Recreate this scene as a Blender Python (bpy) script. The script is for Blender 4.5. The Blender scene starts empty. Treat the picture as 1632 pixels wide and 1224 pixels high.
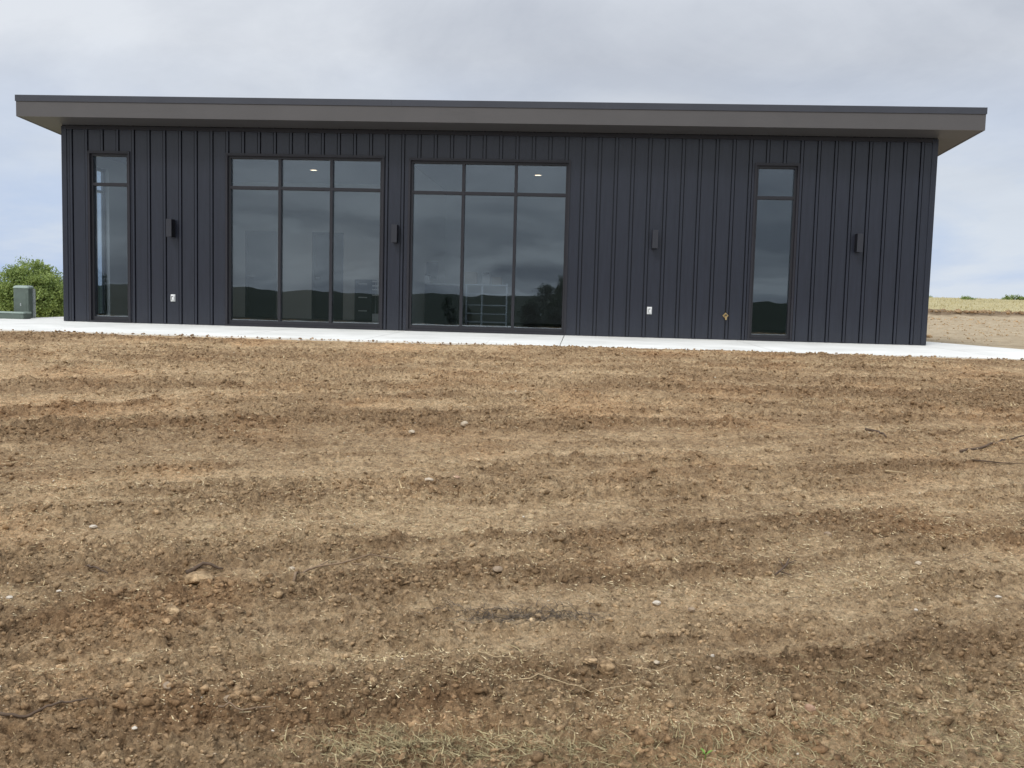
import bpy, math, random
import numpy as np
from mathutils import Vector, Matrix
SC = bpy.context.scene
COL = SC.collection
rad = math.radians
random.seed(7)
RNG = np.random.default_rng(11)

# ------------------------------------------------------------------ camera
CAM = Vector((9.4944, -18.9597, 0.7499)); FPX = 1607.8
YAW, PIT, ROL = -0.065889, -0.089074, 0.025777
_f = Vector((math.sin(YAW)*math.cos(PIT), math.cos(YAW)*math.cos(PIT), math.sin(PIT)))
_r0 = Vector((math.cos(YAW), -math.sin(YAW), 0)); _u0 = _r0.cross(_f)
_r = _r0*math.cos(ROL) + _u0*math.sin(ROL); _u = -_r0*math.sin(ROL) + _u0*math.cos(ROL)
cd = bpy.data.cameras.new('camera'); co = bpy.data.objects.new('camera', cd); COL.objects.link(co)
cd.sensor_width = 36; cd.lens = FPX/1632*36; cd.clip_end = 20000; cd.clip_start = .05
co.matrix_world = Matrix(((_r.x, _u.x, -_f.x, CAM.x), (_r.y, _u.y, -_f.y, CAM.y), (_r.z, _u.z, -_f.z, CAM.z), (0, 0, 0, 1)))
SC.camera = co
SC.view_settings.view_transform = 'Standard'; SC.view_settings.look = 'None'
SC.view_settings.exposure = 0.0; SC.view_settings.gamma = 1

def ray(x, y): return _f + _r*((x-816)/FPX) - _u*((y-612)/FPX)
def at_y(x, y, Y):
    d = ray(x, y); t = (Y-CAM.y)/d.y; return CAM + d*t
def at_d(x, y, D):
    return CAM + ray(x, y)*D

# ------------------------------------------------------------------ sky and sun
SUN_EL, SUN_AZ = 44, 203          # azimuth clockwise from +Y
w = bpy.data.worlds.new('World'); SC.world = w; w.use_nodes = True
nt = w.node_tree; N = nt.nodes; L = nt.links
bg = N['Background']; bg.inputs['Strength'].default_value = 0.1
sky = N.new('ShaderNodeTexSky'); sky.sky_type = 'NISHITA'; sky.sun_disc = False
sky.sun_elevation = rad(SUN_EL); sky.sun_rotation = rad(SUN_AZ); sky.dust_density = 2
tc = N.new('ShaderNodeTexCoord')
sep = N.new('ShaderNodeSeparateXYZ'); L.new(tc.outputs['Generated'], sep.inputs[0])
def wmath(op, a, b=None, c=None, clamp=False):
    n = N.new('ShaderNodeMath'); n.operation = op; n.use_clamp = clamp
    for i, v in enumerate((a, b, c)):
        if v is None: continue
        if isinstance(v, (int, float)): n.inputs[i].default_value = v
        else: L.new(v, n.inputs[i])
    return n.outputs[0]
zz = wmath('MAXIMUM', sep.outputs[2], 0.0)
den = wmath('ADD', zz, .24)
cx = wmath('DIVIDE', sep.outputs[0], den); cy = wmath('DIVIDE', sep.outputs[1], den)
cmb = N.new('ShaderNodeCombineXYZ'); L.new(cx, cmb.inputs[0]); L.new(cy, cmb.inputs[1]); cmb.inputs[2].default_value = 3.7
def wnoise(scale, detail, rough, dist, seed):
    mp = N.new('ShaderNodeMapping'); mp.inputs['Location'].default_value = (seed, seed*1.7, 0); L.new(cmb.outputs[0], mp.inputs[0])
    n = N.new('ShaderNodeTexNoise'); n.inputs['Scale'].default_value = scale; n.inputs['Detail'].default_value = detail
    n.inputs['Roughness'].default_value = rough; n.inputs['Distortion'].default_value = dist
    L.new(mp.outputs[0], n.inputs['Vector']); return n.outputs['Fac']
def wramp(fac, stops):
    r = N.new('ShaderNodeValToRGB'); e = r.color_ramp.elements
    while len(e) < len(stops): e.new(.5)
    for el, (p, c) in zip(e, stops): el.position = p; el.color = (*c, 1)
    L.new(fac, r.inputs[0]); return r.outputs[0]
def wmix(f, a, b):
    m = N.new('ShaderNodeMix'); m.data_type = 'RGBA'
    if isinstance(f, float): m.inputs[0].default_value = f
    else: L.new(f, m.inputs[0])
    for s, v in ((6, a), (7, b)):
        if isinstance(v, tuple): m.inputs[s].default_value = (*v, 1)
        else: L.new(v, m.inputs[s])
    return m.outputs[2]
n1 = wnoise(.55, 9, .62, .35, 23.8); n2 = wnoise(1.6, 8, .6, .5, 28.8)
nn = wmath('ADD', wmath('MULTIPLY', n1, .60), wmath('MULTIPLY', n2, .40))
cfac = wramp(nn, [(.38, (0, 0, 0)), (.50, (.50,)*3), (.62, (1, 1, 1))])
cloud = wmix(cfac, (5.3, 5.65, 6.35), (7.9, 8.25, 8.8))
# thin bluish air low over the horizon, crossed by bands of pale cloud
low = wramp(zz, [(.0, (1, 1, 1)), (.06, (.8,)*3), (.22, (0, 0, 0))])
band = wramp(wnoise(1.1, 6, .55, .2, 5.5), [(.40, (0, 0, 0)), (.60, (1, 1, 1))])
lowcol = wmix(band, (5.0, 6.3, 8.7), (7.2, 7.9, 8.9))
greyband = wmix(wramp(wnoise(1.5, 9, .6, .8, 14.5), [(.38, (0, 0, 0)), (.62, (1, 1, 1))]), (2.9, 3.4, 4.2), (7.2, 7.9, 8.6))
front = wramp(wmath('MULTIPLY_ADD', sep.outputs[1], .5, .5), [(.42, (0, 0, 0)), (.60, (1, 1, 1))])
overcast = wmix(low, cloud, wmix(front, greyband, lowcol))
zen = wmath('MULTIPLY_ADD', wramp(zz, [(.26, (0, 0, 0)), (.85, (1, 1, 1))]), 1.15, 1.0)     # an overcast sky is brightest overhead
vm = N.new('ShaderNodeVectorMath'); vm.operation = 'SCALE'; L.new(overcast, vm.inputs[0]); L.new(zen, vm.inputs['Scale']); overcast = vm.outputs[0]
mixsky = wmix(.93, sky.outputs[0], overcast)
L.new(mixsky, bg.inputs['Color'])
sl = bpy.data.lights.new('sun', 'SUN'); so = bpy.data.objects.new('sun', sl); COL.objects.link(so)
sl.energy = 1.5; sl.angle = rad(13); sl.color = (1, .96, .9)
sd = Vector((math.sin(rad(SUN_AZ))*math.cos(rad(SUN_EL)), math.cos(rad(SUN_AZ))*math.cos(rad(SUN_EL)), math.sin(rad(SUN_EL))))
so.rotation_euler = (-sd).to_track_quat('-Z', 'Y').to_euler(); so.location = (0, -30, 40)

# ------------------------------------------------------------------ material helpers
def mat(name, col, rough=.6, spec=.5, metal=0, var=0.0, vscale=3.0, bump=0.0, bscale=40.0, stretch=(1, 1, 1), col2=None, coat=0.0):
    m = bpy.data.materials.new(name); m.use_nodes = True
    t = m.node_tree; p = t.nodes['Principled BSDF']
    p.inputs['Roughness'].default_value = rough; p.inputs['Specular IOR Level'].default_value = spec
    p.inputs['Metallic'].default_value = metal; p.inputs['Coat Weight'].default_value = coat
    tcn = t.nodes.new('ShaderNodeTexCoord'); mp = t.nodes.new('ShaderNodeMapping'); mp.inputs['Scale'].default_value = stretch
    t.links.new(tcn.outputs['Object'], mp.inputs[0])
    n = t.nodes.new('ShaderNodeTexNoise'); n.inputs['Scale'].default_value = vscale; n.inputs['Detail'].default_value = 8; n.inputs['Roughness'].default_value = .62
    t.links.new(mp.outputs[0], n.inputs['Vector'])
    r = t.nodes.new('ShaderNodeValToRGB'); e = r.color_ramp.elements
    c2 = col2 or tuple(c*(1+var) for c in col); c1 = col if col2 else tuple(c*(1-var) for c in col)
    e[0].position = .33; e[0].color = (*c1, 1); e[1].position = .67; e[1].color = (*c2, 1)
    t.links.new(n.outputs['Fac'], r.inputs[0]); t.links.new(r.outputs[0], p.inputs['Base Color'])
    if bump:
        b = t.nodes.new('ShaderNodeTexNoise'); b.inputs['Scale'].default_value = bscale; b.inputs['Detail'].default_value = 6
        t.links.new(mp.outputs[0], b.inputs['Vector'])
        bn = t.nodes.new('ShaderNodeBump'); bn.inputs['Strength'].default_value = bump; bn.inputs['Distance'].default_value = .02
        t.links.new(b.outputs['Fac'], bn.inputs['Height']); t.links.new(bn.outputs[0], p.inputs['Normal'])
    return m
M = {}
M['siding'] = mat('siding', (.0155, .0185, .0295), .27, .62, var=.12, vscale=2.5, bump=.10, bscale=30, stretch=(6, 6, .6))
M['trim'] = mat('trim', (.016, .016, .022), .38, .5, var=.12, vscale=4)
M['frame'] = mat('frame', (.017, .017, .022), .36, .5, var=.08, vscale=4)
M['fascia'] = mat('fascia', (.090, .087, .088), .5, .4, var=.05, vscale=1.3, bump=.03, bscale=8)
M['soffit'] = mat('soffit', (.058, .056, .058), .55, .4, var=.05, vscale=1.3)
M['edge'] = mat('edge', (.047, .052, .066), .45, .4, var=.08, vscale=1.5, bump=.02, bscale=5)
M['lamp'] = mat('lamp', (.006, .006, .008), .3, .35, var=.1)  # darkened so that the housing sides carry painted shade
M['lamp_front_daylit'] = mat('lamp_front_daylit', (.026, .028, .036), .4, .45, var=.08)  # lighter copy of the lamp finish; light on the front put into colour
M['white'] = mat('white', (.74, .75, .74), .4, .5, var=.03)
M['darkslot'] = mat('darkslot', (.03, .03, .03), .5, .4)
M['brass'] = mat('brass', (.55, .40, .18), .35, .5, metal=.8, var=.15, vscale=30)
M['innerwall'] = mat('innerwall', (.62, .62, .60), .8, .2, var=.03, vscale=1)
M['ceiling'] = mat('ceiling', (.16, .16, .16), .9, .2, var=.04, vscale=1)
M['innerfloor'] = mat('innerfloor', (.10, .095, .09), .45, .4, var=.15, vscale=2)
M['door'] = mat('door', (.045, .05, .06), .5, .4, var=.08)
M['cabinet'] = mat('cabinet', (.05, .05, .055), .45, .4, var=.1)
M['steel'] = mat('steel', (.62, .63, .65), .3, .5, metal=.7, var=.06)
M['screen'] = mat('screen', (.03, .033, .04), .2, .5, var=.1)
M['card'] = mat('card', (.45, .36, .25), .8, .3, var=.1)
M['utility'] = mat('utility', (.11, .14, .12), .55, .4, var=.14, vscale=6, bump=.03)
M['utility_top'] = mat('utility_top', (.30, .37, .33), .5, .4, var=.08, vscale=6)
M['galv'] = mat('galv', (.40, .43, .42), .5, .5, metal=.3, var=.1, vscale=10)
M['bark'] = mat('bark', (.12, .09, .065), .9, .2, var=.3, vscale=8, bump=.5)
M['twig'] = mat('twig', (.24, .17, .11), .9, .2, var=.3, vscale=30)
M['twig_dark'] = mat('twig_dark', (.12, .085, .06), .9, .2, var=.3, vscale=30)
M['twig_pale'] = mat('twig_pale', (.42, .32, .19), .85, .2, var=.2, vscale=30)

def concrete():
    m = mat('concrete', (.70, .695, .65), .8, .25, bump=.15, bscale=70, vscale=.9, col2=(.88, .875, .825)); return m
M['concrete'] = concrete()

def glass():
    m = bpy.data.materials.new('glass'); m.use_nodes = True; t = m.node_tree; t.nodes.clear()
    o = t.nodes.new('ShaderNodeOutputMaterial'); mx = t.nodes.new('ShaderNodeMixShader')
    tr = t.nodes.new('ShaderNodeBsdfTransparent'); tr.inputs[0].default_value = (.80, .84, .87, 1)
    gl = t.nodes.new('ShaderNodeBsdfGlossy'); gl.inputs['Roughness'].default_value = 0.0; gl.inputs['Color'].default_value = (.84, .92, .98, 1)
    lw = t.nodes.new('ShaderNodeLayerWeight')
    p5 = t.nodes.new('ShaderNodeMath'); p5.operation = 'POWER'; p5.inputs[1].default_value = 5; t.links.new(lw.outputs['Facing'], p5.inputs[0])
    ma = t.nodes.new('ShaderNodeMath'); ma.operation = 'MULTIPLY_ADD'; ma.inputs[1].default_value = .87; ma.inputs[2].default_value = .118
    t.links.new(p5.outputs[0], ma.inputs[0])
    # slight waviness of sealed glass units
    tcn = t.nodes.new('ShaderNodeTexCoord'); n = t.nodes.new('ShaderNodeTexNoise'); n.inputs['Scale'].default_value = 1.6; n.inputs['Detail'].default_value = 1
    t.links.new(tcn.outputs['Object'], n.inputs['Vector'])
    b = t.nodes.new('ShaderNodeBump'); b.inputs['Strength'].default_value = .05; b.inputs['Distance'].default_value = .02
    t.links.new(n.outputs['Fac'], b.inputs['Height']); t.links.new(b.outputs[0], gl.inputs['Normal'])
    t.links.new(ma.outputs[0], mx.inputs[0]); t.links.new(tr.outputs[0], mx.inputs[1]); t.links.new(gl.outputs[0], mx.inputs[2])
    t.links.new(mx.outputs[0], o.inputs[0]); return m
M['glass'] = glass()
def emit(name, col, s):
    m = bpy.data.materials.new(name); m.use_nodes = True; t = m.node_tree; p = t.nodes['Principled BSDF']
    p.inputs['Emission Color'].default_value = (*col, 1); p.inputs['Emission Strength'].default_value = s; return m
M['lit'] = emit('lit', (1, .72, .46), 5.0)

# ------------------------------------------------------------------ mesh helpers
class MB:
    def __init__(s): s.v = []; s.f = []
    def add(s, vs, fs):
        o = len(s.v); s.v += [tuple(v) for v in vs]; s.f += [tuple(i+o for i in f) for f in fs]; return s
    def box(s, x0, x1, y0, y1, z0, z1):
        return s.add([(x0, y0, z0), (x1, y0, z0), (x1, y1, z0), (x0, y1, z0), (x0, y0, z1), (x1, y0, z1), (x1, y1, z1), (x0, y1, z1)],
                     [(0, 3, 2, 1), (4, 5, 6, 7), (0, 1, 5, 4), (1, 2, 6, 5), (2, 3, 7, 6), (3, 0, 4, 7)])
    def ring(s, x0, x1, z0, z1, wl, wr, wt, wb, y0, y1):     # rectangular frame, butted pieces
        s.box(x0, x0+wl, y0, y1, z0, z1); s.box(x1-wr, x1, y0, y1, z0, z1)
        if wt: s.box(x0+wl, x1-wr, y0, y1, z1-wt, z1)
        if wb: s.box(x0+wl, x1-wr, y0, y1, z0, z0+wb)
        return s
    def tube(s, pts, rs, n=6):
        pts = [Vector(p) for p in pts]; o = len(s.v)
        for i, p in enumerate(pts):
            d = (pts[min(i+1, len(pts)-1)]-pts[max(i-1, 0)]).normalized()
            a = d.cross(Vector((.31, .2, .93))).normalized(); b = d.cross(a)
            r = rs[i] if hasattr(rs, '__len__') else rs
            for k in range(n):
                t = 2*math.pi*k/n; s.v.append(tuple(p+a*r*math.cos(t)+b*r*math.sin(t)))
        for i in range(len(pts)-1):
            for k in range(n): s.f.append((o+i*n+k, o+i*n+(k+1) % n, o+(i+1)*n+(k+1) % n, o+(i+1)*n+k))
        s.f.append(tuple(o+k for k in range(n))[::-1]); s.f.append(tuple(o+(len(pts)-1)*n+k for k in range(n))); return s
    def lathe(s, c, prof, n=20, axis='z'):
        o = len(s.v)
        for r, h in prof:
            for k in range(n):
                t = 2*math.pi*k/n
                a, b = r*math.cos(t), r*math.sin(t)
                s.v.append((c[0]+a, c[1]+b, c[2]+h) if axis == 'z' else (c[0]+a, c[1]-h, c[2]+b))
        for i in range(len(prof)-1):
            for k in range(n): s.f.append((o+i*n+k, o+i*n+(k+1) % n, o+(i+1)*n+(k+1) % n, o+(i+1)*n+k))
        s.f.append(tuple(o+k for k in range(n))[::-1]); s.f.append(tuple(o+(len(prof)-1)*n+k for k in range(n))); return s
    def build(s, name, m, parent=None, smooth=False, bevel=0):
        me = bpy.data.meshes.new(name); me.from_pydata(s.v, [], s.f); me.update()
        if m: me.materials.append(m)
        if smooth: me.polygons.foreach_set('use_smooth', [True]*len(me.polygons))
        return link(name, me, parent, bevel)
def link(name, me, parent=None, bevel=0):
    o = bpy.data.objects.new(name, me); COL.objects.link(o)
    if parent is not None:
        o.parent = parent; o.matrix_parent_inverse = Matrix.Translation(-world_loc(parent))
    if bevel:
        b = o.modifiers.new('bevel', 'BEVEL'); b.width = bevel; b.segments = 2; b.limit_method = 'ANGLE'
    return o
def world_loc(o):
    v = Vector(o.location)
    if o.parent is not None: v = v - (-world_loc(o.parent)) + o.matrix_parent_inverse.translation
    return v
def tag(o, label=None, cat=None, group=None, kind=None):
    if label: o['label'] = label
    if cat: o['category'] = cat
    if group: o['group'] = group
    if kind: o['kind'] = kind
    return o
def empty(name, loc, label, cat, group=None):
    o = bpy.data.objects.new(name, None); COL.objects.link(o); o.location = loc; o.empty_display_size = .2
    return tag(o, label, cat, group)
def np_mesh(name, V, F, m, parent=None, smooth=False, attrs=None):
    V = np.ascontiguousarray(V, np.float32); F = np.ascontiguousarray(F, np.int32); k = F.shape[1]
    me = bpy.data.meshes.new(name); me.vertices.add(len(V)); me.vertices.foreach_set('co', V.ravel())
    me.loops.add(F.size); me.loops.foreach_set('vertex_index', F.ravel())
    me.polygons.add(len(F)); me.polygons.foreach_set('loop_start', np.arange(0, F.size, k, dtype=np.int32))
    if smooth: me.polygons.foreach_set('use_smooth', np.ones(len(F), bool))
    for an, av in (attrs or {}).items():
        a = me.attributes.new(an, 'FLOAT', 'POINT'); a.data.foreach_set('value', np.ascontiguousarray(av, np.float32))
    me.update(calc_edges=True); me.validate()
    if m: me.materials.append(m)
    return link(name, me, parent)

# ------------------------------------------------------------------ numpy noise
def _h(i, j, s):
    i = i.astype(np.uint32); j = j.astype(np.uint32)
    h = i*np.uint32(374761393) + j*np.uint32(668265263) + np.uint32((s*2246822519) & 0xffffffff)
    h = (h ^ (h >> np.uint32(13)))*np.uint32(1274126177); h ^= h >> np.uint32(16)
    h = h*np.uint32(2654435761); h ^= h >> np.uint32(15)
    return (h & np.uint32(0xffffff)).astype(np.float32)/16777216.0
def vnoise(x, y, s):
    xi = np.floor(x); yi = np.floor(y); fx = (x-xi).astype(np.float32); fy = (y-yi).astype(np.float32)
    xi = xi.astype(np.int64); yi = yi.astype(np.int64)
    fx = fx*fx*fx*(fx*(fx*6-15)+10); fy = fy*fy*fy*(fy*(fy*6-15)+10)
    a = _h(xi, yi, s); b = _h(xi+1, yi, s); c = _h(xi, yi+1, s); d = _h(xi+1, yi+1, s)
    return (a+(b-a)*fx)*(1-fy) + (c+(d-c)*fx)*fy
def fbm(x, y, s, o=4, g=.5):
    t = 0; a = 1; n = 0
    for k in range(o):
        ca, sa = math.cos(.6*k), math.sin(.6*k)
        t = t + a*vnoise((x*ca-y*sa)*2**k, (x*sa+y*ca)*2**k, s+k*17); n += a; a *= g
    return t/n
def domes(x, y, cell, s, dens=.8):
    x = x/cell; y = y/cell; xi = np.floor(x).astype(np.int64); yi = np.floor(y).astype(np.int64)
    out = np.zeros(x.shape, np.float32)
    for dx in (-1, 0, 1):
        for dy in (-1, 0, 1):
            ci = xi+dx; cj = yi+dy
            px = ci+.15+.7*_h(ci, cj, s); py = cj+.15+.7*_h(ci, cj, s+1)
            r = .28+.5*_h(ci, cj, s+2); k = _h(ci, cj, s+3)
            sq = .6+.8*_h(ci, cj, s+4)
            d2 = (((x-px)*sq)**2+((y-py)/sq)**2)/(r*r)
            out = np.maximum(out, np.where(k < dens, np.sqrt(np.maximum(0, 1-d2))*r*(.5+k), 0))
    return out
def sst(a, b, x): t = np.clip((x-a)/(b-a), 0, 1); return t*t*(3-2*t)

SLAB_Y = -3.95
def dirt_base(X, Y): return -.025 + .0540*(np.minimum(Y, SLAB_Y)-SLAB_Y)
def dirt(X, Y, full=True):
    X = np.asarray(X, np.float64); Y = np.asarray(Y, np.float64)
    # harrow marks: long narrow ridges running across the slope in slight arcs
    wv = Y - .02*(X-9) - .34*sst(-6.5, -12.5, Y)*(X-9.5) + .35*fbm(X*.20, Y*.22, 5, 3) + .10*fbm(X*.9, Y*.9, 6, 2)
    s1 = fbm(X*.11, wv*.9, 21, 4); s2 = fbm(X*.30, wv*3.3, 31, 4); s3 = fbm(X*.6, wv*8.5, 36, 4); iso = fbm(X*1.6, Y*1.6, 41, 4)
    rough = sst(.42, .61, .26*s1+.32*s2+.22*s3+.20*iso)
    dry = np.clip(sst(.38, .64, .34*fbm(X*.16, wv*1.1, 51, 4)+.36*fbm(X*.4, wv*3.4, 61, 4)+.30*fbm(X*2.2, Y*2.6, 71, 5))*.62 + .50*(1-rough)**1.2 + .0, 0, 1)
    z = dirt_base(X, Y) + .06*(fbm(X*.28, Y*.28, 3, 3)-.5) + .035*(s1-.5) + .022*(s2-.5) + .023*(s3-.5)
    if full:
        jx = .05*(fbm(X*16, Y*16, 91, 3)-.5); jy = .05*(fbm(X*16+7, Y*16, 95, 3)-.5)
        z = z + rough*(.036*domes(X+2*jx, Y+2*jy, .21, 101, .22) + .050*domes(X+3.3+1.6*jx, Y+1.6*jy, .105, 111, .5) + .036*domes(X+jx, Y+1.7+jy, .055, 121, .7))
        bl = np.abs(fbm(X*13, Y*13, 141, 5, .68)-.5)*2
        z = z + (.28+.85*rough)*(.050*(fbm(X*3.4, Y*3.4, 131, 4)-.5) + .060*(.30-bl)) + (.7+.6*rough)*.028*(fbm(X*34, Y*34, 151, 3, .7)-.5)
        z = z + (1-rough)*(.016*domes(X+jx, Y+jy, .05, 161, .45)+.014*(fbm(X*2.2, wv*16, 171, 3)-.5))
    near = sst(SLAB_Y-1.0, SLAB_Y-.15, Y)
    z = z*(1-near) + near*(-.02 + .028*(rough*.6+.4)*(fbm(X*4, Y*4, 181, 4)-.35) + .4*(z-dirt_base(X, Y)))
    z = np.where(Y > SLAB_Y-.02, np.minimum(z, -.02)-.25*sst(SLAB_Y-.02, SLAB_Y+.12, Y), z)
    return z, rough, dry
def ground_at(x, y):       # ray from the camera through a pixel to the bare soil
    d = ray(x, y); t = 3.0
    for _ in range(60):
        p = CAM + d*t; z = float(dirt(np.array([p.x]), np.array([p.y]), False)[0][0])
        t += (z-p.z)/d.z*.7
    return CAM + d*t, t

# ------------------------------------------------------------------ terrain sheet
def terrain(X, Y):
    z = dirt_base(X, Y) - .13
    back = np.maximum(0, -22.5-Y)
    zb = -.85-.13 - .20*back*sst(0, 9, back) 
    zb = np.maximum(zb, -14-.02*np.minimum(back, 900))
    r = np.hypot(X-8, Y)
    z = np.where(Y < -22.5, zb + .0*r, z)
    # behind and beside the building: level pad, then rising field on the right, falling away on the left
    Yn = np.maximum(0, Y+3)
    rise = np.interp(Yn, [0, 21, 43, 62, 103, 150, 400, 3000], [-.06, -.03, .19, .62, 1.62, 1.3, -8, -45])
    fall = np.interp(Yn, [0, 6, 12, 30, 80, 400, 3000], [-.06, -.10, -.5, -2.6, -6, -22, -60])
    side = sst(-2, 14, X-.02*Y)
    zf = rise*side + fall*(1-side) + .05*(fbm(X*.12, Y*.12, 201, 3)-.5)*sst(12, 40, Yn)
    k = sst(SLAB_Y+.1, SLAB_Y+1.2, Y)
    z = z*(1-k) + (zf-.03)*k
    # far skyline
    far = sst(350, 1500, r)
    hills = -58 + 30*fbm(X/900, Y/900, 211, 4) + 42*sst(1500, 3600, r)*fbm(X/1500+3, Y/1500, 221, 3)
    z = z*(1-far) + hills*far
    under = (Y < SLAB_Y+.3) & (Y > -19.2) & (Y > -18.0) & (np.abs(X-9.5+.066*(Y+19)) < .64*(Y+19)+2.7)
    z = np.where(under, z-.15, z)
    pad = (X > -2.6) & (X < 18) & (Y > SLAB_Y) & (Y < 12)
    z = np.where(pad & (X < 16) & (X > -1.4), np.minimum(z, -.10), z)
    return z
def axis(lo, hi, step, far):
    core = np.arange(lo, hi+.001, step); g = step*np.cumsum(1.09**np.arange(1, 200)); 
    a = hi+g; a = a[a < far]; b = lo-g; b = b[b > -far]
    return np.concatenate([b[::-1], core, a])
ax = axis(-30, 75, .42, 9000); ay = axis(-34, 112, .42, 9000)
TX, TY = np.meshgrid(ax, ay)
TZ = terrain(TX, TY)
crest = TY + .03*TX
gn = fbm(TX*.25, TY*.25, 231, 4)
rgt = sst(8, 15, TX)
TZ = TZ + (.06*(fbm(TX*.9, TY*.9, 232, 4, .6)-.5)+.05*(fbm(TX*3, TY*3, 233, 2)-.5))*sst(1, 6, TY)*(1-sst(40, 60, TY))
# spoil strip between the bare pad and the hay field
bd = 38.5 + 3.0*(fbm(TX*.08, TX*0, 241, 3)-.5) - .10*(TX-16)
strip = np.exp(-((TY-bd)/1.4)**2)
TZ = TZ + strip*(.24+.5*(fbm(TX*.5, TY*.5, 242, 3)-.4))*rgt
bare = (TY > SLAB_Y)*(1-sst(-.6, .6, TY-bd))*sst(-6, -1, TX) + (TY <= SLAB_Y)*(TY > -24)
grassy = 1-np.clip(bare, 0, 1)
soil = sst(.22, .5, strip)*rgt
woods = sst(-25, -27, TY)
ny, nx = TX.shape; idx = np.arange(ny*nx).reshape(ny, nx)
FT = np.stack([idx[:-1, :-1], idx[:-1, 1:], idx[1:, 1:], idx[1:, :-1]], -1).reshape(-1, 4)

def node_mat(name):
    m = bpy.data.materials.new(name); m.use_nodes = True; t = m.node_tree; return m, t, t.nodes['Principled BSDF']
def tn(t, scale, detail=8, rough=.6, vec=None, stretch=None):
    tcn = t.nodes.new('ShaderNodeTexCoord'); v = tcn.outputs['Object']
    if stretch:
        mp = t.nodes.new('ShaderNodeMapping'); mp.inputs['Scale'].default_value = stretch; t.links.new(v, mp.inputs[0]); v = mp.outputs[0]
    n = t.nodes.new('ShaderNodeTexNoise'); n.inputs['Scale'].default_value = scale; n.inputs['Detail'].default_value = detail; n.inputs['Roughness'].default_value = rough
    t.links.new(v, n.inputs['Vector']); return n.outputs['Fac']
def tramp(t, fac, stops):
    r = t.nodes.new('ShaderNodeValToRGB'); e = r.color_ramp.elements
    while len(e) < len(stops): e.new(.5)
    for el, (p, c) in zip(e, stops): el.position = p; el.color = (*c, 1)
    t.links.new(fac, r.inputs[0]); return r.outputs[0]
def tmix(t, f, a, b, blend='MIX'):
    m = t.nodes.new('ShaderNodeMix'); m.data_type = 'RGBA'; m.blend_type = blend
    if isinstance(f, (int, float)): m.inputs[0].default_value = f
    else: t.links.new(f, m.inputs[0])
    for s, v in ((6, a), (7, b)):
        if isinstance(v, tuple): m.inputs[s].default_value = (*v, 1)
        else: t.links.new(v, m.inputs[s])
    return m.outputs[2]
def tattr(t, n):
    a = t.nodes.new('ShaderNodeAttribute'); a.attribute_name = n; return a.outputs['Fac']
def tmath(t, op, a, b, clamp=False):
    n = t.nodes.new('ShaderNodeMath'); n.operation = op; n.use_clamp = clamp
    for i, v in enumerate((a, b)):
        if isinstance(v, (int, float)): n.inputs[i].default_value = v
        else: t.links.new(v, n.inputs[i])
    return n.outputs[0]
def tbump(t, p, h, strength, dist):
    b = t.nodes.new('ShaderNodeBump'); b.inputs['Strength'].default_value = strength; b.inputs['Distance'].default_value = dist
    t.links.new(h, b.inputs['Height']); t.links.new(b.outputs[0], p.inputs['Normal'])

m, t, p = node_mat('terrain'); p.inputs['Roughness'].default_value = .95; p.inputs['Specular IOR Level'].default_value = .1
gravel = tramp(t, tn(t, 2.6, 10, .80, stretch=(.6, 1.2, 1)), [(.34, (.24, .185, .12)), (.50, (.40, .318, .21)), (.66, (.55, .46, .315))])
hay = tramp(t, tn(t, .30, 9, .7, stretch=(.5, 1.6, 1)), [(.34, (.33, .29, .15)), (.55, (.45, .39, .22)), (.72, (.53, .46, .28))])
soilc = tramp(t, tn(t, 2.0, 9, .7), [(.35, (.11, .075, .046)), (.65, (.24, .175, .11))])
forest = tramp(t, tn(t, .06, 9, .75), [(.35, (.006, .013, .009)), (.65, (.026, .040, .020))])
c = tmix(t, tattr(t, 'grassy'), gravel, hay); c = tmix(t, tattr(t, 'soil'), c, soilc); c = tmix(t, tattr(t, 'front'), c, tramp(t, tn(t, 5, 10, .8), [(.32, (.20, .128, .068)), (.5, (.44, .30, .17)), (.68, (.66, .48, .29))])); c = tmix(t, tattr(t, 'woods'), c, forest)
t.links.new(c, p.inputs['Base Color']); tbump(t, p, tn(t, 6, 8, .7), .6, .06)
o = np_mesh('ground', np.stack([TX, TY, TZ], -1).reshape(-1, 3), FT, m, smooth=True,
            attrs={'grassy': grassy.ravel(), 'soil': soil.ravel(), 'front': (sst(SLAB_Y+.6, SLAB_Y+.2, TY)*(TY > -25)).ravel(), 'woods': np.maximum(woods, sst(200, 500, np.hypot(TX, TY))).ravel()})
tag(o, kind='structure')

# ------------------------------------------------------------------ graded soil in front of the building
ND, NS = 1150, 1400
dd = np.exp(np.linspace(math.log(1.1), math.log(17.8), ND)); ss = np.linspace(-1, 1, NS); ss = .72*ss+.28*ss**5
DD, SS = np.meshgrid(dd, ss, indexing='ij')
LAT = SS*(.64*DD+3.2)
DX = CAM.x + LAT*math.cos(YAW) + DD*math.sin(YAW); DY = CAM.y - LAT*math.sin(YAW) + DD*math.cos(YAW)
DZ, RG, DR = dirt(DX, DY)
edge = sst(.95, 1.0, np.abs(SS)); DZ = DZ - .12*edge
idx = np.arange(ND*NS).reshape(ND, NS)
FD = np.stack([idx[:-1, :-1], idx[:-1, 1:], idx[1:, 1:], idx[1:, :-1]], -1).reshape(-1, 4)
keep = (DY[:-1, :-1] < SLAB_Y+.4).ravel(); FD = FD[keep]
m, t, p = node_mat('soil'); p.inputs['Roughness'].default_value = .95; p.inputs['Specular IOR Level'].default_value = .15
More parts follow.
